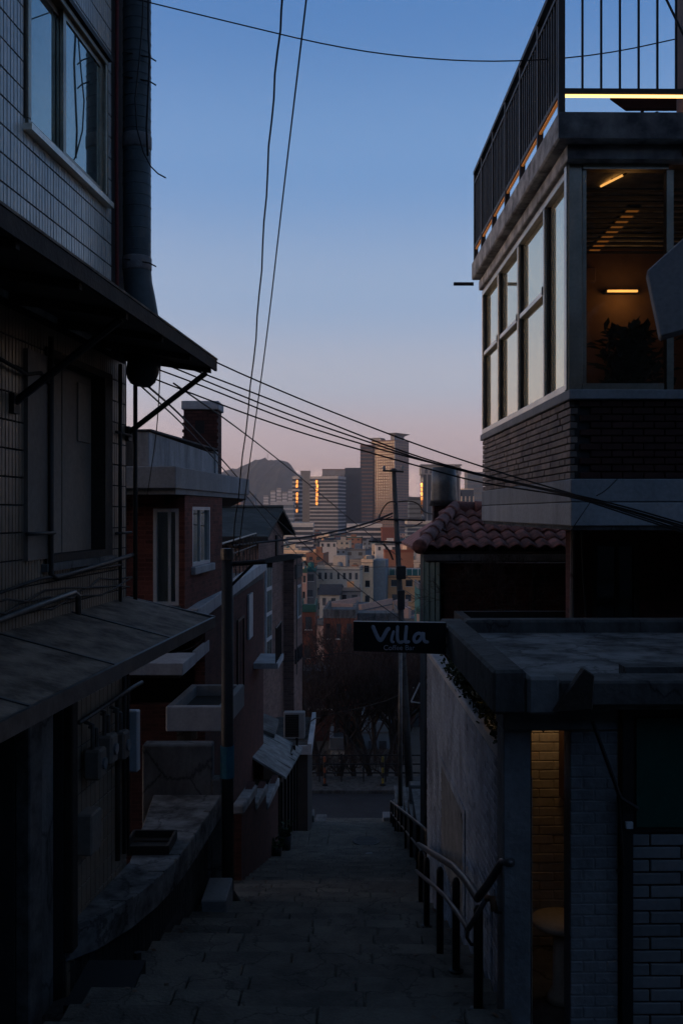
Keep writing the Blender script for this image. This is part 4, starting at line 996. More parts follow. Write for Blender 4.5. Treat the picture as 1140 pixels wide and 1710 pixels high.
MB(FK).hexa([(.10, 5.9, -1.24), (.34, 5.9, -1.22), (.34, 5.97, -1.22), (.10, 5.97, -1.24), (.28, 5.86, -.96), (.34, 5.86, -1.0), (.34, 5.95, -1.0), (.28, 5.95, -.96)]).build('flashing_board', 'wood_dark', sb, bevel=.008)
MB(FK).box(.68, 5, 6.35, 6.5, -1.095, -1.03).build('low_kerb', 'concrete_dark', sb)
# front of the cafe
MB(FK).box(-.14, .62, 6.3, 6.6, -1.44, -1.28).build('lintel', 'brick_painted', K, bevel=.01)
MB(FK).box(-.13, .05, 6.35, 6.598, -6, -1.445).build('jamb', 'brick_painted', K, bevel=.008)
MB(FK).box(.052, .07, 6.42, 6.5, -5, -1.445).build('door_frame', 'metal_dark', K)
it = []
for j in range(31):
    z = -1.485 - j * .0755
    cuts = (.30, .46, .62) if j % 2 else (.30, .385, .54, .62)
    for a, c in zip(cuts, cuts[1:]):
        it.append((FK.p((a + c) / 2, 6.33 + random.uniform(-.002, .002), z), (c - a - .006, .05, .070), FK.ang))
pieces(K, 'brick', it, 'brick_painted', .006, 100)
MB(FK).box(.308, .615, 6.309, 6.5, -6, -1.445).build('pillar', 'brick_painted', K)
MB(FK).box(.63, .70, 6.25, 6.4, -6, -1.28).build('window_post', 'frame_black', K)
wd = MB(FK).box(.705, 2.4, 6.33, 6.4, -2.12, -1.28).build('window', 'frame_black', K, label='dark green shop window at the right edge')
MB(FK).box(.74, 2.3, 6.31, 6.328, -2.08, -1.36).build('pane', 'green_glass', wd)
MB(FK).box(.705, 2.4, 6.36, 6.6, -6, -2.125).build('tiled_wall', 'grout', K)
it = []
for j in range(18):
    z = -2.175 - j * .086; x = .71
    ws = [.34, .34, .34] if j % 2 else [.13, .34, .34, .34]
    for w_ in ws:
        it.append((FK.p(x + w_ / 2, 6.352 + random.uniform(-.002, .002), z), (w_ - .012, .024, .072), FK.ang)); x += w_
pieces(K, 'wall_tile', it, 'tile_white', .004, 80)
MB(FK).tube([(.42, 6.2, -1.36), (.60, 6.2, -1.85), (.72, 6.22, -1.93)], .014, 6, raw=False).build('cable_loop', 'cable', K)
MB(FK).tube([(.60, 6.24, -1.85), (.63, 6.24, -2.3), (.60, 6.26, -2.35)], .012, 6, raw=False).build('cable_loop', 'cable', K)
MB(FK).box(.645, .69, 6.22, 6.25, -2.06, -2.02).build('switch', 'frame_white', K)
MB(FK).prism([(.12, -1.441), (.17, -1.441), (.145, -1.475)], 6.4, 6.41).build('pennant', 'black', K)
# lamp inside the cafe
t = thing('pendant_lamp', 'warm pendant lamp lighting the brick wall inside the cafe doorway', 'lamp', (1.62, 7.7, -1.35))
MB().lathe((1.70, 7.62, -1.36), [(.02, .08), (.035, .03), (.03, 0), (.005, -.015)], 12).build('bulb', 'led', t, smooth=True)
MB().lathe((1.70, 7.62, -1.31), [(.03, 0), (.06, .02), (.02, .07)], 12).build('lamp_cap', 'metal_dark', t)
lp = bpy.data.lights.new('cafe_bulb', 'POINT'); lp.energy = .62; lp.color = (1, .61, .30); lp.shadow_soft_size = .05
lo_ = bpy.data.objects.new('cafe_bulb', lp); col.objects.link(lo_); lo_.parent = t; lo_.location = Vector((1.70, 7.70, -1.42)) - Vector(t.location)
lp = bpy.data.lights.new('room_lamp', 'POINT'); lp.energy = .6; lp.color = (1, .50, .16); lp.shadow_soft_size = .12
lo_ = bpy.data.objects.new('room_lamp', lp); col.objects.link(lo_); lo_.parent = STRIP; lo_.location = Vector((3.45, 11.65, 2.62)) - Vector(STRIP.location)
t = thing('round_table', 'small round pale table just inside the cafe doorway', 'table', (1.6, 7.0, -3.62))
MB().lathe((1.62, 7.1, -3.06), [(.02, 0), (.2, 0), (.215, .02), (.21, .045), (.01, .045)], 24).build('table_top', 'brick_cream', t, smooth=True)
MB().lathe((1.62, 7.1, -3.615), [(.11, 0), (.09, .05), (.06, .1), (.055, .56)], 14).build('pedestal', 'brick_cream', t, smooth=True)
# hedge trailing over the coping
t = thing('trailing_hedge', 'dark trailing plants spilling over the cafe side wall coping', 'hedge', (1.3, 8, -1.74))
f = MB(); hr = random.Random(8)
for q in range(2600):
    y = 7.0 + hr.random() * 3.6; clump = .5 + .5 * math.sin(y * 5.1) * math.sin(y * 2.3 + 1)
    if hr.random() > .35 + .65 * clump: continue
    x = FK.p(.05, y, 0).x + hr.gauss(0, .045); z = -1.72 + hr.random() ** 1.6 * .22 * (.4 + clump); base = Vector((x, y, z))
    d = Vector((hr.uniform(-1, 1), hr.uniform(-1, 1), hr.uniform(-.3, 1))).normalized() * hr.uniform(.03, .07); e = Vector((hr.uniform(-1, 1), hr.uniform(-1, 1), hr.uniform(-1, 1))).normalized() * .018
    f.pts([base, base + d * .5 + e, base + d, base + d * .5 - e], [(0, 1, 2, 3)], True)
f.build('foliage', 'leaf', t)
f = MB()
for q in range(14):
    y = 7.1 + q * .24; x = FK.p(.05, y, 0).x; f.tube([(x, y, -1.74), (x - .02, y + .05, -1.68), (x + .02, y + .15, -1.62)], .006, 4)
f.build('stems', 'bark', t)

# the cafe's black sign
S = thing('cafe_sign', 'black cafe sign board with pale script lettering projecting over the stairs', 'sign', P(668, 1092, 8.3))
sy = 8.3
q = [P(590, 1087, sy), P(745, 1093, sy), P(745, 1093, sy + .08), P(590, 1087, sy + .08), P(590, 1038, sy), P(745, 1040, sy), P(745, 1040, sy + .08), P(590, 1038, sy + .08)]
for i in (2, 3, 6, 7): q[i] = Vector((q[i - 1].x if i == 2 else q[i - 3].x if i == 3 else q[5].x if i == 6 else q[4].x, sy + .08, {2: q[1].z, 3: q[0].z, 6: q[5].z, 7: q[4].z}[i]))
MB().hexa(q, True).build('board', 'sign_black', S, bevel=.004)
MB().tube([(.86, sy + .04, -1.02), (1.1, sy + .04, -1.02)], .02, 6).build('bracket', 'metal_dark', S)
MB().tube([(.86, sy + .04, -1.16), (1.1, sy + .04, -1.16)], .02, 6).build('bracket', 'metal_dark', S)
def ST(pts, r_):
    ps = [P(480 + x / 3.8, 880 + y / 3.8, sy - .006) for x, y in pts]
    # smooth the stroke
    for _ in range(2):
        n_ = [ps[0]]
        for a, c in zip(ps, ps[1:]): n_ += [a.lerp(c, .25), a.lerp(c, .75)]
        ps = n_ + [ps[-1]]
    d0 = (ps[0] - ps[1]).normalized() * r_; d1 = (ps[-1] - ps[-2]).normalized() * r_
    ps = [ps[0] + d0 * .9, ps[0] + d0 * .55] + ps + [ps[-1] + d1 * .55, ps[-1] + d1 * .9]
    rr_ = [r_ * .35, r_ * .8] + [r_] * (len(ps) - 4) + [r_ * .8, r_ * .35]
    MB().tube(ps, rr_, 10, flat=.15).build('letter', 'sign_letter', S)
px = sy / F / 3.8
ST([(542, 634), (565, 690), (588, 728), (612, 690), (628, 656), (640, 646)], 13 * px)
ST([(672, 664), (660, 700), (658, 727), (670, 730)], 9 * px)
ST([(697, 634), (694, 690), (699, 725), (714, 734), (728, 728)], 10.5 * px)
ST([(753, 634), (748, 690), (746, 715), (745, 732), (766, 728)], 11 * px)
ST([(855, 690), (838, 672), (812, 680), (798, 708), (808, 733), (832, 728), (852, 695), (862, 664), (860, 700), (868, 728), (886, 730)], 11 * px)
cu = bpy.data.curves.new('small_lettering', 'FONT'); cu.body = 'Coffee Bar'; cu.size = .062; cu.extrude = .0015; cu.align_x = 'CENTER'
tf = bpy.data.objects.new('text', cu); col.objects.link(tf)
lm_ = bpy.data.meshes.new_from_object(tf.evaluated_get(bpy.context.evaluated_depsgraph_get())); bpy.data.objects.remove(tf)
lm_.materials.clear(); lm_.materials.append(MT['sign_letter'])
to = bpy.data.objects.new('small_lettering', lm_); col.objects.link(to); to.parent = S
to.location = P(666, 1085.5, sy - .004) - Vector(S.location); to.rotation_euler = (R(90), 0, 0)

# ------------------------------------------------------------------ handrails
def railing(name, label, posts, upper, lower, extra=()):
    t = thing(name, label, 'handrail', posts[0][0])
    for base, top in posts:
        base, top = Vector(base), Vector(top)
        MB().tube([base, top - Vector((0, 0, .03)), top], [.033, .033, .018], 10).build('post', 'frame_black', t, smooth=True)
        MB().lathe(base, [(.06, -.01), (.06, .012), (.035, .02)], 10).build('foot', 'frame_black', t)
    MB().tube(upper, .030, 10).build('upper_rail', 'rail_metal', t, smooth=True)
    MB().tube(lower, .019, 8).build('lower_rail', 'rail_metal', t, smooth=True)
    for pts, r_, m in extra: MB().tube(pts, r_, 8).build('rail_end', m, t, smooth=True)
    return t
def post_at(u, vt, yb):
    zb = stair_z(yb); x = (u - 570) / F * yb
    return (Vector((x, yb, zb)), Vector((x, yb, (855 - vt) / F * yb)))
PS = [post_at(845, 1444, 6.42), post_at(798, 1512, 6.6), post_at(761, 1466, 7.75), post_at(734, 1448, 8.6), post_at(712, 1432, 10.2), post_at(702, 1420, 12.2)]
railing('stair_handrail', 'near black stair handrail with double rails and a kink by the cafe', PS,
        [P(853, 1440, 6.3), P(838, 1440, 6.42), P(815, 1475, 6.52), P(797, 1500, 6.62), P(778, 1470, 7.2), P(757, 1447, 7.9), P(733, 1432, 8.7), P(708, 1416, 10.2), P(698, 1410, 12.2)],
        [P(812, 1500, 6.5), P(797, 1525, 6.55), P(781, 1552, 6.62), P(762, 1522, 7.1), P(742, 1496, 7.9), P(718, 1474, 8.8), P(694, 1454, 11)],
        [([P(812, 1500, 6.5), P(822, 1500, 6.45), P(825, 1522, 6.42)], .024, 'wood_brown'), ([P(781, 1552, 6.62), P(779, 1566, 6.62), P(786, 1577, 6.62), P(797, 1577, 6.62)], .012, 'frame_black'),
         ([P(825, 1522, 6.42), P(832, 1524, 6.42), P(852, 1524, 6.42)], .010, 'frame_black')])
def rail_xy(y, h): return Vector((.96 + .025 * y - .06, y, -1.6 - SL * y - .04 + h))
pts = [rail_xy(y, .9) for y in (14, 16.5, 19, 21.5, 24, 26.5, 29, 31.5, 34)]
railing('stair_handrail', 'far dark handrail running down the right side of the stairs', [(Vector((p.x, p.y, stair_z(p.y))), p) for p in pts],
        pts, [p - Vector((0, 0, .4)) for p in pts])

# retaining wall on the right further down, with small fittings
rw = thing('retaining_wall', 'grey stepped retaining wall on the right side of the lower stairs', 'wall', (1.6, 25, -9))
for k in range(6):
    a = 20.1 + k * 2.8; zt_ = -1.6 - SL * a + .55
    MB(FS).box(1.62, 1.95, a, a + 2.79, zt_ - 3, zt_).build('wall_bay', 'concrete_dark', rw, bevel=.01)
    MB(FS).box(1.58, 1.99, a, a + 2.79, zt_ + .003, zt_ + .08).build('coping', 'concrete', rw, bevel=.01)
MB().tube([(1.58, 17.5, -2.0), (1.56, 17.5, -6.6)], .06, 8).build('downpipe', 'concrete', None, label='thick grey downpipe on the side of the tiled roof house', cat='pipe', smooth=True)
MB().lathe((1.55, 15.2, -2.75), [(.10, 0), (.14, .03), (.14, .1), (.05, .2)], 12).build('wall_lamp', 'white_unit', None, label='small white dome lamp behind the far end of the cafe wall', cat='lamp', smooth=True)
t = thing('bracket_sign', 'narrow pale triangular bracket hanging right of the utility pole', 'bracket', P(700, 1180, 24))
MB().tube([P(701, 1140, 24), P(686, 1172, 24)], .02, 5).build('stay', 'cap_white', t); MB().tube([P(686, 1172, 24), P(702, 1174, 24)], .02, 5).build('arm', 'cap_white', t); MB().tube([P(702, 1130, 24), P(702, 1236, 24)], .025, 5).build('upright', 'metal_dark', t)
MB().box(1.72, 2.2, 24.2, 24.6, -9.3, -6.9).build('utility_cabinet', 'concrete', None, label='grey utility cabinet beyond the cafe wall on the right', cat='cabinet', bevel=.03)

# ------------------------------------------------------------------ utility poles and cables
U = thing('utility_pole', 'leaning concrete utility pole with cables right of centre', 'utility pole', P(690, 1380, 30))
top = P(657, 785, 30); bot = P(688, 1400, 30)
MB().tube([bot, top], [.135, .068], 14).build('pole', 'concrete_dark', U, smooth=True)
MB().tube([top + Vector((0, 0, 0)), top + Vector((0, 0, .05))], [.12, .06], 14).build('pole_cap', 'concrete_dark', U)
for (v, l_, r_) in ((868, .6, .9), (905, .9, .4), (787, .35, .3)):
    c_ = top.lerp(bot, (v - 785) / 615)
    MB().tube([c_ + Vector((-l_, -.12, .02)), c_ + Vector((r_, -.12, -.02))], .035, 6).build('cross_arm', 'metal_dark', U)
    for dx in (-l_ * .9, r_ * .9): MB().lathe(c_ + Vector((dx, -.12, .03)), [(.03, 0), (.05, .05), (.05, .1), (.02, .14)], 8).build('insulator', 'concrete_pale', U)
for (v, w_, h_) in ((955, .3, .4), (1000, .22, .6)):
    c_ = top.lerp(bot, (v - 785) / 615)
    MB().box(c_.x - .1, c_.x - .1 + w_, c_.y - .4, c_.y - .16, c_.z - h_ / 2, c_.z + h_ / 2).build('junction_box', 'metal_dark', U, bevel=.02)
U2 = MB().tube([P(668, 1345, 27), P(668, 1078, 27)], [.065, .05], 8).build('thin_pole', 'metal_pipe', None, label='thin pale metal pole left of the utility pole', cat='pole', smooth=True)
def hang(p0, p1, sag, n_=24):
    p0, p1 = Vector(p0), Vector(p1)
    return [p0.lerp(p1, k / n_) - Vector((0, 0, sag * 4 * (k / n_) * (1 - k / n_))) for k in range(n_ + 1)]
def cable(label, pts, r_=.009, group=None, name='cable'):
    return MB().tube(pts, r_, 6).build(name, 'cable', None, label=label, cat='cable', group=group, smooth=True)
def smoothp(ps, it_=2):
    for _ in range(it_):
        n_ = [ps[0]]
        for a, c in zip(ps, ps[1:]): n_ += [a.lerp(c, .25), a.lerp(c, .75)]
        ps = n_ + [ps[-1]]
    return ps
def PP(l): return smoothp([P(*q_) for q_ in l])
cable('thin cable sagging across the blue sky near the top', PP([(200, -8, 9), (380, 36, 9), (560, 79, 9.1), (700, 98, 9.2), (840, 104, 9.3), (1000, 93, 9.4), (1160, 58, 9.4)]), .006)
# two lines dropping to the street lamp
p_ = PP([(476, -40, 6.5), (462, 100, 7.2), (448, 260, 8.0), (438, 430, 9.0), (426, 580, 10), (408, 740, 11), (392, 880, 12), (387, 925, 12.1)])
tw = [q_ + Vector((.006 * math.sin(i * 1.9), .006 * math.cos(i * 1.9), 0)) for i, q_ in enumerate(p_)]
cable('twisted cable dropping steeply from the top of the sky to the lamp pole', tw, .0075)
cable('straight cable dropping to the lamp pole, right of the twisted one', PP([(516, -40, 6.5), (497, 120, 7.3), (472, 330, 8.6), (446, 560, 10), (424, 720, 11), (405, 860, 12), (398, 930, 12.3)]), .0065)
# the bundle crossing from the awning to the corner house
BN = [[(262, 552, 9.3), (348, 600, 9.4), (480, 658, 9.5), (600, 706, 9.6), (700, 744, 9.6), (800, 778, 9.5), (880, 803, 9.2), (960, 826, 8.8), (1040, 850, 8.5), (1160, 888, 8.2)],
      [(250, 590, 9.2), (348, 627, 9.4), (480, 678, 9.5), (600, 727, 9.6), (700, 764, 9.6), (800, 792, 9.5), (880, 810, 9.2), (960, 826, 8.7), (1040, 845, 8.4), (1160, 880, 8.1)],
      [(240, 608, 9.2), (348, 648, 9.4), (480, 702, 9.5), (600, 741, 9.6), (700, 768, 9.6), (800, 793, 9.5), (880, 811, 9.2), (960, 828, 8.7), (1040, 853, 8.4), (1160, 893, 8.1)],
      [(236, 624, 9.2), (348, 668, 9.4), (480, 716, 9.5), (600, 751, 9.6), (700, 779, 9.6), (800, 806, 9.5), (880, 818, 9.2), (960, 830, 8.7), (1040, 857, 8.4), (1160, 896, 8.1)],
      [(256, 600, 9.2), (348, 638, 9.4), (480, 692, 9.5), (600, 733, 9.6), (700, 767, 9.6), (800, 794, 9.5), (880, 812, 9.2), (960, 829, 8.7), (1040, 849, 8.4), (1160, 884, 8.1)]]
LB = ['topmost', 'second', 'fourth', 'lowest', 'middle']
for l_, n_ in zip(BN, LB): cable(n_ + ' cable of the bundle slanting from the awning to the corner house', PP(l_), .008, 'cable bundle crossing the alley')
cable('short tail of wire sticking up from the cable bundle at the corner house', PP([(995, 828, 8.6), (1010, 820, 8.6), (1030, 800, 8.7)]), .005)
cable('thin pale rod hanging below the cable bundle', [P(988, 834, 8.6), P(952, 887, 8.7)], .004)
# from the tiled house past the chimney down to the village
for i, (a, n_) in enumerate((([(232, 632, 9.4), (300, 690, 12), (372, 768, 17), (440, 848, 23), (520, 920, 27), (600, 985, 29), (690, 1050, 30)], 'upper'),
                             ([(236, 645, 9.4), (310, 712, 12), (372, 782, 17), (420, 838, 21), (470, 900, 25), (540, 970, 29)], 'lower'),
                             ([(290, 640, 9.5), (400, 716, 13), (520, 812, 19), (600, 880, 24), (672, 935, 29.5)], 'longest'))):
    cable(n_ + ' thin cable running from the tiled house past the chimney down the hill', PP(a), .009 + .003 * (i == 0))
cable('pair of slack wires hanging beside the slanting awning strut', PP([(268, 605, 9.6), (266, 660, 9.8), (262, 720, 11), (252, 790, 13), (246, 826, 13.3)]), .006)
cable('thick cable swooping from the utility pole left across the rooftops', PP([(655, 857, 29.8), (620, 872, 29), (560, 888, 27.5), (500, 899, 26), (440, 905, 24.5), (385, 912, 23)]), .03)
cable('thinner cable just beneath the thick swooping one', PP([(655, 862, 29.8), (600, 884, 28.6), (540, 898, 27), (470, 912, 25)]), .016)
cable('cable loop curling left off the utility pole', PP([(660, 838, 29.7), (648, 838, 29.7), (638, 850, 29.7), (632, 866, 29.7)]), .022)
cable('cable loop curling right off the utility pole', PP([(664, 838, 29.7), (685, 836, 29.7), (700, 842, 29.7), (706, 856, 29.7), (735, 860, 28), (790, 862, 24)]), .022)
cable('cable trailing right from the utility pole to the tiled roof', PP([(668, 880, 29.7), (690, 880, 28), (704, 872, 26)]), .018)
cable('dark wire hanging below the crossarm beside the utility pole', PP([(640, 908, 29.7), (650, 920, 29.7), (656, 935, 29.7)]), .03)
cable('nearly level wire from the village to the utility pole', PP([(505, 938, 40), (580, 948, 37), (672, 946, 30)]), .012)
cable('slack wire sweeping across the bare trees to the thin pole', PP([(450, 1108, 26), (520, 1098, 27), (580, 1088, 27), (620, 1100, 27), (666, 1126, 27)]), .010)
cable('pale wire dropping from the thin pole toward the stairs', PP([(667, 1108, 27), (655, 1140, 27.5), (640, 1165, 28), (600, 1178, 29), (540, 1185, 30)]), .010)
cable('dark wire low across the tree trunks', PP([(505, 1200, 34), (570, 1190, 34), (640, 1172, 31), (668, 1160, 27)]), .012)
for i in range(4):
    cable(('first', 'second', 'third', 'fourth')[i] + ' wire drooping from the pole toward the green netting', PP([(676, 960 + i * 26, 29.7), (700, 978 + i * 24, 27), (740, 990 + i * 14, 22)]), .010, 'wires right of the utility pole')
cable('loose wires dangling under the edge of the lower awning', PP([(330, 1050, 9.4), (345, 1062, 9.5), (320, 1085, 9.6), (280, 1092, 9.7), (240, 1080, 9.6)]), .005)

# ------------------------------------------------------------------ across the road: fence, marker posts, bare trees
fe = thing('road_fence', 'dark metal fence along the far side of the road below the stairs', 'fence', (0, 43.6, -12.27))
for k in range(15): MB().box(-6.03 + k, -5.97 + k, 43.57, 43.63, -12.27, -11.0).build('post', 'metal_dark', fe)
for z in (-11.9, -11.5, -11.1): MB().box(-6, 8, 43.585, 43.615, z, z + .06).build('rail', 'metal_dark', fe)
def marker(x, y, m, label):
    t = thing('marker_post', label, 'bollard', (x, y, -12.27), 'plastic marker posts by the road fence')
    MB().lathe((x, y, -12.27), [(.14, 0), (.14, .05), (.06, .09)], 12).build('base', 'black', t)
    for k in range(5): MB().lathe((x, y, -12.18 + k * .24), [(.05, 0), (.055, .02), (.055, .22), (.05, .24)], 12).build('band', m if k % 2 == 0 else 'metal_dark', t, smooth=True)
marker(-.75, 43.0, 'orange_plastic', 'orange and black plastic marker post by the road fence')
marker(1.85, 43.0, 'yellow_plastic', 'yellow and black plastic marker post by the road fence')
TM = []
for sd_ in (21, 34, 55):
    b1, b2 = branchy((0, 0, 0), 2.3, .62, 5, sd_, 6, .13, (0, 0, 1), .74)
    ms = []
    for bb, nm, mm in ((b1, 'trunk', 'bark'), (b2, 'crown', 'twig')):
        me = bpy.data.meshes.new(nm); me.from_pydata(bb.v, [], bb.f); me.update(); me.materials.append(MT[mm]); ms.append(me)
    TM.append(ms)
TL = ['leftmost bare tree behind the road fence beside the flat shed', 'bare tree straight above the orange marker post', 'wide bare tree at the middle of the fence', 'slender bare tree right of the middle one',
      'bare tree left of the yellow marker post', 'bare tree behind the yellow marker post', 'bare tree nearest the utility pole', 'taller bare tree standing behind at the left, second row',
      'taller bare tree standing behind at the centre, second row', 'taller bare tree standing behind at the right, second row', 'bare tree just right of the utility pole foot', 'farthest bare tree at the left, third row', 'farthest bare tree at the centre, third row', 'farthest bare tree at the right, third row']
for i, (u, y, s_) in enumerate(((508, 46, 1.05), (535, 47, 1.12), (565, 46.5, 1.02), (592, 48, 1.1), (618, 46, 1.05), (640, 47, 1.12), (664, 48, 1.1), (522, 54, 1.2), (580, 55, 1.15), (628, 54, 1.2), (682, 50, 1.2), (550, 62, 1.2), (606, 63, 1.15), (655, 60, 1.2))):
    x = (u - 570) / F * y; t = thing('bare_tree', TL[i], 'tree', (x, y, gz(x, y) - .1), 'leafless trees behind the fence')
    for me, nm in zip(TM[i % 3], ('trunk', 'crown')):
        o = bpy.data.objects.new(nm, me); col.objects.link(o); o.parent = t
    t.rotation_euler = (0, 0, i * 2.1); t.scale = (s_, s_, s_)

# ------------------------------------------------------------------ village houses and city
for nm, c in (('cream', (.70, .53, .36)), ('orange_wall', (.75, .40, .19)), ('pale_wall', (.50, .44, .36)), ('grey_wall', (.23, .21, .19)), ('pink_wall', (.50, .31, .24)), ('white_wall', (.62, .57, .50)),
              ('red_brick', (.23, .075, .045)), ('brown_wall', (.27, .125, .075)), ('blue_wall', (.16, .20, .23)), ('green_roof', (.035, .10, .075)), ('teal_roof', (.03, .13, .13)), ('grey_roof', (.12, .12, .125)), ('dark_roof', (.05, .05, .055)),
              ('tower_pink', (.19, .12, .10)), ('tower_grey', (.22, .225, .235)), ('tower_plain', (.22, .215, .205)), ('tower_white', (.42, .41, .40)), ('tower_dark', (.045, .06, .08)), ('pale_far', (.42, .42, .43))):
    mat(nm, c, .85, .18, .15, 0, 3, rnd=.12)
mat('window_far', (.075, .08, .085), .15, .3, .7, 0, spec=.7, rnd=.7)
mat('facade_glass', (.10, .11, .13), .10, .2, .3, 0, spec=.8, metal=.35, rnd=.5)
mat('sunset_glass', (.5, .26, .10), .06, .1, .2, 0, metal=1.0, rnd=.05)  # mirror glass tinted orange, the glint's sunset colour painted in
LABELS = {}
def uniq(l):
    if l in LABELS:
        return None
    LABELS[l] = 1; return l
def house(label, u0, u1, vt, y, dep, wall, roof, rows=2, cols=3, k=0.0, kind='flat', name='house', group='hillside village houses', parapet=.7, base=None, sill=True, wf=(.5, .55)):
    x0, x1 = (u0 - 570) / F * y, (u1 - 570) / F * y; zt_ = (855 - vt) / F * y; zb = (base if base is not None else gz(0, y)) - 2
    fr = Fr(x1, y, k); W = (x1 - x0)
    t = thing(name, label, 'house', (x0 + W / 2, y + dep / 2, zb), group)
    if kind == 'flat':
        MB(fr).box(-W, 0, 0, dep, zb, zt_ - parapet).build('wall', wall, t)
        MB(fr).box(-W - .1, .1, -.1, dep, zt_ - parapet + .003, zt_ - parapet + .12).build('roof', roof, t)
        th_ = .15
        p_ = MB(fr).box(-W - .05, .05, -.05, th_, zt_ - parapet + .123, zt_); p_.box(-W - .05, -W + th_, th_ + .003, dep - .003, zt_ - parapet + .123, zt_); p_.box(.05 - th_, .05, th_ + .003, dep - .003, zt_ - parapet + .123, zt_)
        p_.build('parapet', roof if random.random() < .5 else wall, t)
        if random.random() < .6 and W > 5:
            q0 = random.uniform(-W * .8, -W * .45)
            MB(fr).box(q0, q0 + W * .3, dep * .4, dep * .7, zt_ - parapet + .13, zt_ + random.uniform(.9, 1.8)).build('stair_tower', wall, t)
    else:
        zz = zt_ - 1.3
        MB(fr).box(-W, 0, 0, dep, zb, zz).build('wall', wall, t)
        MB(fr).prism([(-.4, zz - .15), (dep + .4, zz - .15), (dep / 2, zt_)], -W - .3, .3, axis='x').build('roof', roof, t)
        parapet = 1.5
    if kind == 'flat' and 140 < y < 500:
        for _ in range(random.choice((1, 2, 2, 3))):
            qx = random.uniform(-W * .9, -W * .1); qy = random.uniform(.2, dep * .5); zz0 = zt_ - parapet + .13; hh_ = random.uniform(.7, 1.5)
            pick = random.random(); c_ = fr.p(qx, qy + .6, zz0)
            if pick < .35: MB().lathe(c_, [(.5, 0), (.55, hh_ * .5), (.5, hh_), (.1, hh_ + .15)], 10).build('water_tank', random.choice(('blue_wall', 'orange_wall', 'cream', 'teal_roof')), t, smooth=True)
            elif pick < .7: MB(fr).box(qx - .5, qx + .6, qy, qy + 1, zz0, zz0 + hh_).build('roof_hut', random.choice(('pale_wall', 'brown_wall', 'blue_wall', 'orange_wall', 'white_wall')), t)
            else: MB().tube([c_, c_ + Vector((0, 0, hh_ + 1))], .06, 4).build('aerial', 'metal_dark', t)
    sh = 2.75; cw = W / cols
    wj = MB(fr) if y > 262 else None
    for r_ in range(rows):
        zc_ = zt_ - parapet - .45 - r_ * sh
        for c_ in range(cols):
            xc = -W + (c_ + .5) * cw + random.uniform(-.1, .1) * cw; ww = min(cw * wf[0], 1.5) * random.uniform(.7, 1.1)
            if wj is not None: wj.box(xc - ww / 2, xc + ww / 2, -.05, .02, zc_ - 1.15, zc_); continue
            w_o = MB(fr).box(xc - ww / 2, xc + ww / 2, -.04, .02, zc_ - 1.2, zc_).build('window', random.choice(('window_far', 'window_far', 'window_dark')), t)
            if sill: MB(fr).box(xc - ww / 2 - .1, xc + ww / 2 + .1, -.12, -.045, zc_ - 1.3, zc_ - 1.203).build('sill', 'white_wall', w_o)
    if wj is not None and wj.v: wj.build('windows', 'window_far', t, kind='stuff')
    return t, fr, W, zt_, zb
# named houses of the near slope
V1 = house('orange walled apartment house with green roof terrace behind the utility pole', 622, 716, 962, 180, 9, 'orange_wall', 'red_brick', 3, 4, .22, parapet=.35)
t, fr, W, zt_, zb = V1
MB(fr).box(-W + .5, .3, 1.0, 7, zt_ + .003, zt_ + 1.1).build('terrace_wall', 'teal_roof', t); MB(fr).box(-W + .5, .3, .9, 1.0, zt_ + 1.3, zt_ + 1.4).build('terrace_rail', 'white_wall', t)
for k in range(9): MB(fr).box(-W + .6 + k * 1.1, -W + .7 + k * 1.1, .9, 1.0, zt_ + .003, zt_ + 1.3).build('baluster', 'white_wall', t)
V2 = house('tall narrow cream house with one window per floor left of the orange house', 603, 622, 934, 176, 8, 'cream', 'grey_roof', 4, 1, .15)
MB(V2[1]).box(.02, 2.2, 1, 7, V2[4], V2[3] - .2).build('side_wing', 'blue_wall', V2[0])
house('long cream house with two rows of windows left of the narrow one', 527, 600, 946, 172, 8, 'pale_wall', 'grey_roof', 3, 7, .16)
house('grey house side wall with dark roof in front of the long cream house', 533, 566, 978, 150, 6, 'pale_wall', 'dark_roof', 1, 2, .1, 'gable')
house('dark blank grey house right below the long cream house', 566, 602, 981, 152, 7, 'grey_wall', 'dark_roof', 1, 2, .0)
house('brown narrow house at the left edge of the village behind the brick extension', 494, 512, 950, 165, 7, 'pink_wall', 'green_roof', 2, 2)
house('drab olive house with green roof rim at the left of the village', 508, 527, 948, 168, 7, 'grey_wall', 'teal_roof', 2, 1)
house('red brick house behind the bare tree tops', 540, 592, 1018, 78, 8, 'red_brick', 'concrete', 2, 3, .05)
house('dark brick house half hidden behind the black sign', 592, 668, 1024, 84, 8, 'brick_dim', 'concrete', 2, 4, .0)
house('green roofed brick house below the olive one', 500, 526, 1010, 92, 7, 'red_brick', 'green_roof', 2, 1)
house('dark house low behind the tree trunks at the left', 500, 560, 1120, 60, 6, 'brick_dim', 'dark_roof', 1, 3)
house('pale blue walled shed behind the trees right of the middle', 607, 652, 1205, 57, 5, 'blue_wall', 'grey_roof', 1, 2, sill=False)
house('reddish low house behind the tree trunks at the centre', 556, 606, 1168, 62, 6, 'red_brick', 'dark_roof', 1, 3)
house('small pale shed behind the fence left of the middle', 552, 578, 1232, 55, 4, 'pale_wall', 'grey_roof', 1, 1, sill=False)
house('dark house behind the trees beside the utility pole', 640, 705, 1090, 66, 7, 'brick_dim', 'dark_roof', 2, 3)
house('teal sided building half hidden behind the netting', 700, 760, 975, 120, 8, 'teal_roof', 'grey_roof', 2, 3)
house('cream house with two windows high in the village below the white office', 627, 664, 907, 300, 8, 'white_wall', 'grey_roof', 1, 3)
house('brown blank walled house right of the cream house near the pole', 642, 690, 918, 245, 8, 'brown_wall', 'red_brick', 0, 1)
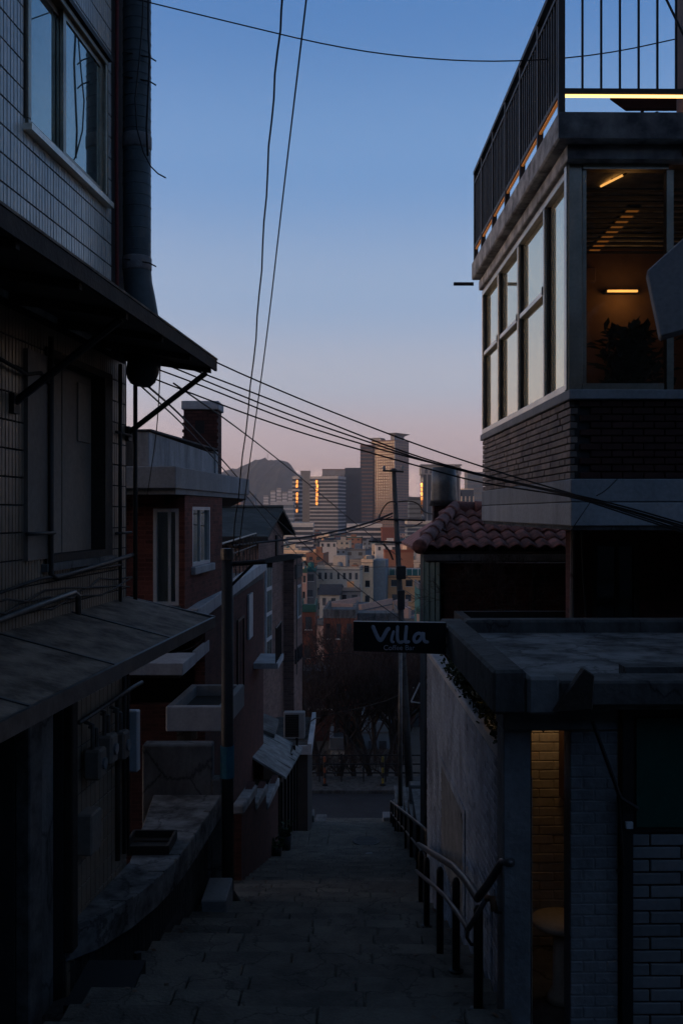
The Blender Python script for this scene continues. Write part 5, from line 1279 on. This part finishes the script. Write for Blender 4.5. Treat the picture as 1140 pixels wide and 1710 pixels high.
house('pink house with chimney block at the left middle of the village', 534, 562, 902, 330, 8, 'white_wall', 'grey_roof', 1, 3)
rv = random.Random(77)
WALLS = [('cream', 'cream'), ('pale grey', 'pale_wall'), ('grey', 'grey_wall'), ('pink', 'pink_wall'), ('white', 'white_wall'), ('brown', 'brown_wall'), ('blue-grey', 'blue_wall'), ('brick red', 'red_brick')]
ROOFS = [('green', 'green_roof'), ('teal', 'teal_roof'), ('grey', 'grey_roof'), ('dark', 'dark_roof'), ('grey', 'grey_roof')]
def where(u):
    for lim, s_ in ((430, 'under the far hill'), (490, 'above the dark slate roof'), (520, 'below the plain grey tower'), (560, 'below the white banded tower'), (602, 'below the dark blue tower'), (655, 'below the tall brown tower'), (690, 'beside the utility pole'), (745, 'below the arched tower'), (900, 'by the flue hood')):
        if u < lim: return s_
ROWN = dict(zip((104, 120, 137, 155, 200, 220, 243, 268, 297, 330, 368, 412, 465, 530, 610, 710, 840), ('nearest', 'second nearest', 'third nearest', 'fourth nearest', 'first', 'second', 'third', 'fourth', 'fifth', 'sixth', 'seventh', 'eighth', 'ninth', 'tenth', 'eleventh', 'twelfth', 'last')))
for y in sorted(ROWN):
    u = (470 if y < 400 else 385) + rv.uniform(-8, 8)
    if y < 160: u = 497 + rv.uniform(0, 30)
    while u < (800 if y > 160 else 740):
        if y < 160 and rv.random() < .3: u += 30; continue
        wm = rv.uniform(4, 6.5) if y < 160 else rv.uniform(5, 10) if y < 450 else rv.uniform(7, 13); w_ = wm / y * F
        c, wm_ = rv.choice(WALLS if y > 160 else WALLS[:5]); rn, rm = rv.choice(ROOFS); st = rv.choice((2, 2, 3, 3, 4) if y > 260 else (1, 2, 2, 3) if y > 160 else (1, 1, 2)); gable = rv.random() < .22
        h_ = st * 2.8 + .8 + rv.uniform(-.3, 1.2); zb = gz(0, y) + rv.uniform(-.8, 1.5)
        vt = 855 - (zb + h_) / y * F
        cols = max(1, int(wm / 2.6)); rows = min(st, 3)
        extra = ['', ' and %s windows across' % ('one', 'two', 'three', 'four', 'five')[min(cols, 5) - 1], ' and a stair tower', ' and a low wing', ' and bare walls']
        lab = None
        for ex in extra[:2]:
            lab = uniq('%s %s-storey house with %s %s roof%s %s, %s row' % (c, ('one', 'two', 'three', 'four')[st - 1], rn, 'gabled' if gable else 'flat', ex, where(u), ROWN[y]))
            if lab: break
        if not lab: lab = '%s %s-storey house with %s %s roof %s, %s row' % (c, ('one', 'two', 'three', 'four')[st - 1], rn, 'gabled' if gable else 'flat', where(u), ROWN[y])
        if y > 600: cols, rows = min(cols, 3), min(rows, 2)
        house(lab, u, u + w_, vt, y + rv.uniform(-6, 6), rv.uniform(7, 10), wm_, rm, rows, cols, rv.uniform(.05, .6), 'gable' if gable else 'flat', base=zb, sill=y < 260)
        u += w_ * rv.uniform(1.0, 1.35)

def tower(label, uc, wl_, wr_, vt, y, mats, floors=0, style='bands', th=None, name='tower_block', vb=892, glint=None, cat='building'):
    """uc: the near corner's photo column; wl_, wr_: widths of the left and right faces in photo pixels"""
    px_ = y / F
    if wr_ <= 0: th, D_ = 0, 22
    if th is None: th = 22.5
    th = R(th); W = wl_ * px_ / math.cos(th); D_ = wr_ * px_ / math.sin(th) if wr_ > 0 else 22
    D_ = min(D_, 60)
    fr = Fr((uc - 570) * px_, y, math.tan(th)); zt_ = (855 - vt) * px_; zb = gz(0, y) - 1
    t = thing(name, label, cat, (fr.o.x, y, zb), 'city towers on the skyline')
    MB(fr).box(-W, 0, 0, D_, zb, zt_).build('core', mats[0], t)
    hf = (zt_ - zb) / max(floors, 1)
    if style == 'bands':
        for k in range(floors):
            z = zb + k * hf
            MB(fr).box(-W - .3, .3, -.5, D_ * .999, z + hf * .62, z + hf * .98).build('floor_band', mats[1], t)
    elif style == 'grid':
        g1 = MB(fr); g2 = MB(fr); nc = max(3, int(W / 3.4)); nd = max(2, int(D_ / 3.6))
        for k in range(floors):
            z = zb + k * hf
            for c_ in range(nc): g1.box(-W + (c_ + .18) * W / nc, -W + (c_ + .82) * W / nc, -.25, .1, z + hf * .3, z + hf * .85)
            for c_ in range(nd): g2.box(-.1, .25, (c_ + .2) * D_ / nd, (c_ + .8) * D_ / nd, z + hf * .3, z + hf * .85)
        g1.build('front_windows', mats[1], t, kind='stuff'); g2.build('side_windows', mats[1], t, kind='stuff')
    elif style == 'ribs':
        nc = max(3, int(W / 4))
        for c_ in range(nc + 1): MB(fr).box(-W + c_ * W / nc - .5, -W + c_ * W / nc + .5, -.8, .1, zb, zt_ - 6).build('rib', mats[1], t)
    MB(fr).box(-W - .3, .3, -.3, D_, zt_ + .01, zt_ + 1.2).build('parapet', mats[1] if style != 'grid' else mats[0], t)
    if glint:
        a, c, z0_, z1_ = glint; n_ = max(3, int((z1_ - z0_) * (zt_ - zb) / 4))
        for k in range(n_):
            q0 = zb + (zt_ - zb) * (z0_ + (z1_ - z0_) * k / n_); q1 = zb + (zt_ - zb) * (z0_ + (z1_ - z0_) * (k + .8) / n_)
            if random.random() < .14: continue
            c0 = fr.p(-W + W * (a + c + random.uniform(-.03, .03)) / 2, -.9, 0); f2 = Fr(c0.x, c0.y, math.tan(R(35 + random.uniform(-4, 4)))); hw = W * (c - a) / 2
            MB(f2).box(-hw, hw, -.15, .15, q0, q1).build('glint_pane', 'sunset_glass', t)  # added panes turned towards the sunset to make the glint
    return t, fr, W, D_, zt_, zb
T1 = tower('tall brown residential tower with flared rooftop crown', 659, 38, 26, 736, 1200, ('tower_pink', 'facade_glass'), 34, 'grid', 34)
t, fr, W, D_, zt_, zb = T1
MB(fr).box(-W * .25, -D_ * .0 - 3, 4, D_ * .8, zt_ + 1.2, zt_ + 7).build('crown_core', 'tower_grey', t)
MB(fr).hexa([(-W * .25, 4, zt_ + 7), (-3, 4, zt_ + 7), (-3, D_ * .8, zt_ + 7), (-W * .25, D_ * .8, zt_ + 7), (-W * .38, -1, zt_ + 10), (2, -1, zt_ + 10), (2, D_, zt_ + 10), (-W * .38, D_, zt_ + 10)]).build('crown', 'tower_grey', t)
MB(fr).box(-W, -W * .62, 1, 12, zt_ + 1.2, zt_ + 4).build('penthouse', 'tower_grey', t)
MB(fr).box(-W - 2, -W * .7, 0, 14, zt_ + 4, zt_ + 5).build('penthouse_roof', 'tower_grey', t)
MB(fr).box(-.6, .6, -.6, .6, zb, zt_).build('corner_pier', 'tower_grey', t)
tower('dark banded glass tower attached to the left of the tall brown tower', 622, 20, 0, 744, 1215, ('tower_dark', 'tower_pink'), 24, 'bands')
tower('white banded office tower left of the tall brown tower', 564, 47, 13, 797, 1000, ('tower_dark', 'tower_white'), 17, 'bands', 16, glint=(.22, .31, .55, .97))
tower('plain windowless grey tower slab between the two banded towers', 517, 15, 0, 788, 1040, ('tower_plain', 'tower_plain'), 1, 'plain')
tower('slim tower with blazing orange reflection at the left of the skyline', 500, 12, 4, 797, 930, ('tower_dark', 'tower_white'), 16, 'bands', 16, glint=(.55, .85, .45, .97))
tower('low reddish office block behind the white banded tower', 576, 38, 0, 785, 1100, ('tower_grey', 'tower_pink'), 1, 'ribs')
tower('dark blue glass tower between white banded and brown towers', 603, 27, 0, 783, 1060, ('tower_dark', 'tower_dark'), 1, 'ribs')
T6 = tower('ribbed tower with arched windows under its cornice right of the brown tower', 767, 62, 0, 780, 900, ('tower_dark', 'tower_grey'), 1, 'ribs', None, glint=None)
t, fr, W, D_, zt_, zb = T6
MB(fr).box(-W - 1.2, 1.2, -1.6, D_, zt_ - 7, zt_ + .005).build('cornice', 'tower_grey', t); MB(fr).box(-W - 1.8, 1.8, -2.2, D_, zt_ + 1.3, zt_ + 2.6).build('roof_edge', 'tower_grey', t)
for k in range(7):
    x = -W + (k + .7) * W / 7.4
    MB(fr).prism([(x - 1.3, zt_ - 6), (x + 1.3, zt_ - 6), (x + 1.3, zt_ - 3.4), (x + .8, zt_ - 2.3), (x, zt_ - 1.8), (x - .8, zt_ - 2.3), (x - 1.3, zt_ - 3.4)], -1.9, -1.55).build('arched_window', 'tower_dark', t)
tower('sliver of glass building flashing orange left of the arched tower', 706, 4, 2, 800, 880, ('facade_glass', 'facade_glass'), 12, 'bands', 16, glint=(.1, .95, .45, .95))
tower('pale stepped office tower at the right beside the corner house', 806, 26, 0, 790, 950, ('blue_wall', 'tower_grey'), 14, 'bands')
tower('lower blue office block in front of the pale stepped tower', 790, 20, 0, 818, 900, ('tower_dark', 'cream'), 3, 'ribs')
tower('low dark office block between brown and arched towers', 707, 24, 0, 832, 930, ('blue_wall', 'tower_dark'), 9, 'bands')
tower('white banded low office below the dark blue tower', 637, 57, 0, 878, 620, ('tower_dark', 'white_wall'), 6, 'bands')
tower('white apartment block at the left foot of the banded towers', 522, 44, 0, 877, 520, ('facade_glass', 'white_wall'), 8, 'bands')
tower('red brick block right of the low white office', 662, 24, 0, 884, 600, ('red_brick', 'red_brick'), 1, 'plain')
tower('pale apartment slab right of the utility pole in the village', 740, 60, 0, 873, 640, ('facade_glass', 'pale_wall'), 8, 'bands')
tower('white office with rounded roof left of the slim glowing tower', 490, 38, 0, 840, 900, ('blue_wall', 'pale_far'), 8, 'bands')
tower('pinkish office behind the brick house roof with sunset in its windows', 402, 40, 0, 828, 800, ('facade_glass', 'pink_wall'), 8, 'bands', glint=None)
tower('grey blue office right of the pinkish one under the hill', 424, 16, 0, 826, 820, ('blue_wall', 'tower_grey'), 8, 'bands')
for i, (u, w_, v) in enumerate(((452, 8, 820), (462, 7, 816), (471, 8, 822), (481, 9, 818), (440, 8, 828), (488, 6, 824))):
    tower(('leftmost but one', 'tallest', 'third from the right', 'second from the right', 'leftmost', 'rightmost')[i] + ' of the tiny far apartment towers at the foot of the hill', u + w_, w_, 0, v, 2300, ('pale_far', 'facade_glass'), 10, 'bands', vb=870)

# the wooded hill behind the city
prof = [(-200, 842), (100, 830), (250, 812), (330, 800), (365, 791), (395, 782), (415, 776), (432, 766), (445, 765), (455, 769), (466, 768), (476, 769), (486, 777), (498, 790), (512, 797), (540, 804), (580, 812), (650, 826), (760, 838), (900, 846), (1200, 850)]
hy = 3500
def pz(u):
    for (a, va), (c, vc) in zip(prof, prof[1:]):
        if a <= u <= c:
            f_ = (u - a) / (c - a); return 855 - (va + (vc - va) * f_)
    return 8
hm = MB(); nu, nv = 260, 16; rh = random.Random(2)
V = []
for j in range(nv):
    f_ = j / (nv - 1)
    for i in range(nu):
        u = -200 + 1400 * i / (nu - 1); yy = hy - 900 + 1100 * f_
        e = math.sin(min(f_ / .82, 1) * math.pi / 2) ** 1.2 if f_ <= .82 else 1 - (f_ - .82) * 2
        V.append(((u - 570) / F * hy, yy, -30 + (pz(u) / F * hy + 30) * e * (yy / hy if f_ < .82 else 1) + rh.uniform(-1, 1) * 5.0 * e))
hm.pts(V, [(j * nu + i, j * nu + i + 1, (j + 1) * nu + i + 1, (j + 1) * nu + i) for j in range(nv - 1) for i in range(nu - 1)])
mat('woods', (.05, .055, .045), .95, .4, .02, 0, 1)
ho = hm.build('hill', 'woods', kind='structure')
MB().tube([P(447, 766, hy), P(447, 757, hy)], .9, 5).build('mast', 'metal_dark', None, label='tiny mast on the top of the far hill', cat='mast')

# ------------------------------------------------------------------ evening haze
hz = bpy.data.materials.new('haze'); hz.use_nodes = True; n_, l_ = hz.node_tree.nodes, hz.node_tree.links
n_.remove(n_['Principled BSDF']); pv_ = n_.new('ShaderNodeVolumePrincipled'); pv_.inputs['Density'].default_value = .00012; pv_.inputs['Color'].default_value = (.75, .78, .85, 1); pv_.inputs['Anisotropy'].default_value = 0
l_.new(pv_.outputs[0], n_['Material Output'].inputs['Volume']); MT['haze'] = hz
MB().box(-3550, 3550, -650, 6050, -40, 260).build('haze', 'haze', None, kind='stuff', label='thin evening haze over the whole city')

# scraps on the stairs
for i, (u, y, w_, d_, lab) in enumerate(((474, 16.5, .2, .05, 'white paper strip lying on the stairs left of the middle'), (616, 19.8, .14, .07, 'pale paper scrap on the stairs below the manhole cover'), (646, 15.6, .2, .05, 'thin pale scrap near the right edge of the stairs'))):
    x = (u - 570) / F * y; z = stair_z(y)
    MB().hexa([(x - w_ / 2, y, z + .006), (x + w_ / 2, y + .02, z + .006), (x + w_ / 2, y + d_ + .02, z + .012), (x - w_ / 2, y + d_, z + .008), (x - w_ / 2, y, z + .008), (x + w_ / 2, y + .02, z + .008), (x + w_ / 2, y + d_ + .02, z + .014), (x - w_ / 2, y + d_, z + .010)]).build('paper_scrap', 'white_unit', None, label=lab, cat='paper', group='litter on the stairs')
rl_ = random.Random(41)
lf = MB()
for q in range(500):
    y = rl_.uniform(6, 30); side = rl_.random(); xx = (-1.45 + abs(rl_.gauss(0, .25))) if side < .5 else (1.4 - abs(rl_.gauss(0, .25))); p0 = FS.p(xx, y, stair_z(y) + .008)
    a = rl_.random() * 6.28; e1 = Vector((math.cos(a), math.sin(a), rl_.uniform(-.1, .4))) * rl_.uniform(.02, .045); e2 = Vector((-math.sin(a), math.cos(a), rl_.uniform(-.1, .3))) * .018
    lf.pts([p0 - e1, p0 + e2, p0 + e1, p0 - e2], [(0, 1, 2, 3)], True)
lf.build('fallen_leaves', 'wood_brown', None, kind='stuff', label='scattered dry leaves along both edges of the stairs')

SHL = ['leftmost low bare bush at the road fence', 'low bare bush behind the orange marker post', 'low bare bush left of the fence middle', 'low bare bush right of the fence middle', 'low bare bush left of the yellow marker post', 'low bare bush behind the yellow marker post', 'low bare bush beside the utility pole foot']
for i, u in enumerate((512, 540, 562, 588, 612, 640, 668)):
    y = 44.8 + .3 * (i % 3); x = (u - 570) / F * y
    t = thing('bare_bush', SHL[i], 'bush', (x, y, gz(x, y) + .25), 'bare bushes along the road fence')
    b1, b2 = branchy((0, 0, 0), .7, 1.0, 7, 60 + i, 5, .05, (0, 0, 1), .74)
    for bb, nm, mm in ((b1, 'trunk', 'bark'), (b2, 'crown', 'twig')):
        me = bpy.data.meshes.new(nm); me.from_pydata(bb.v, [], bb.f); me.update(); me.materials.append(MT[mm]); o = bpy.data.objects.new(nm, me); col.objects.link(o); o.parent = t
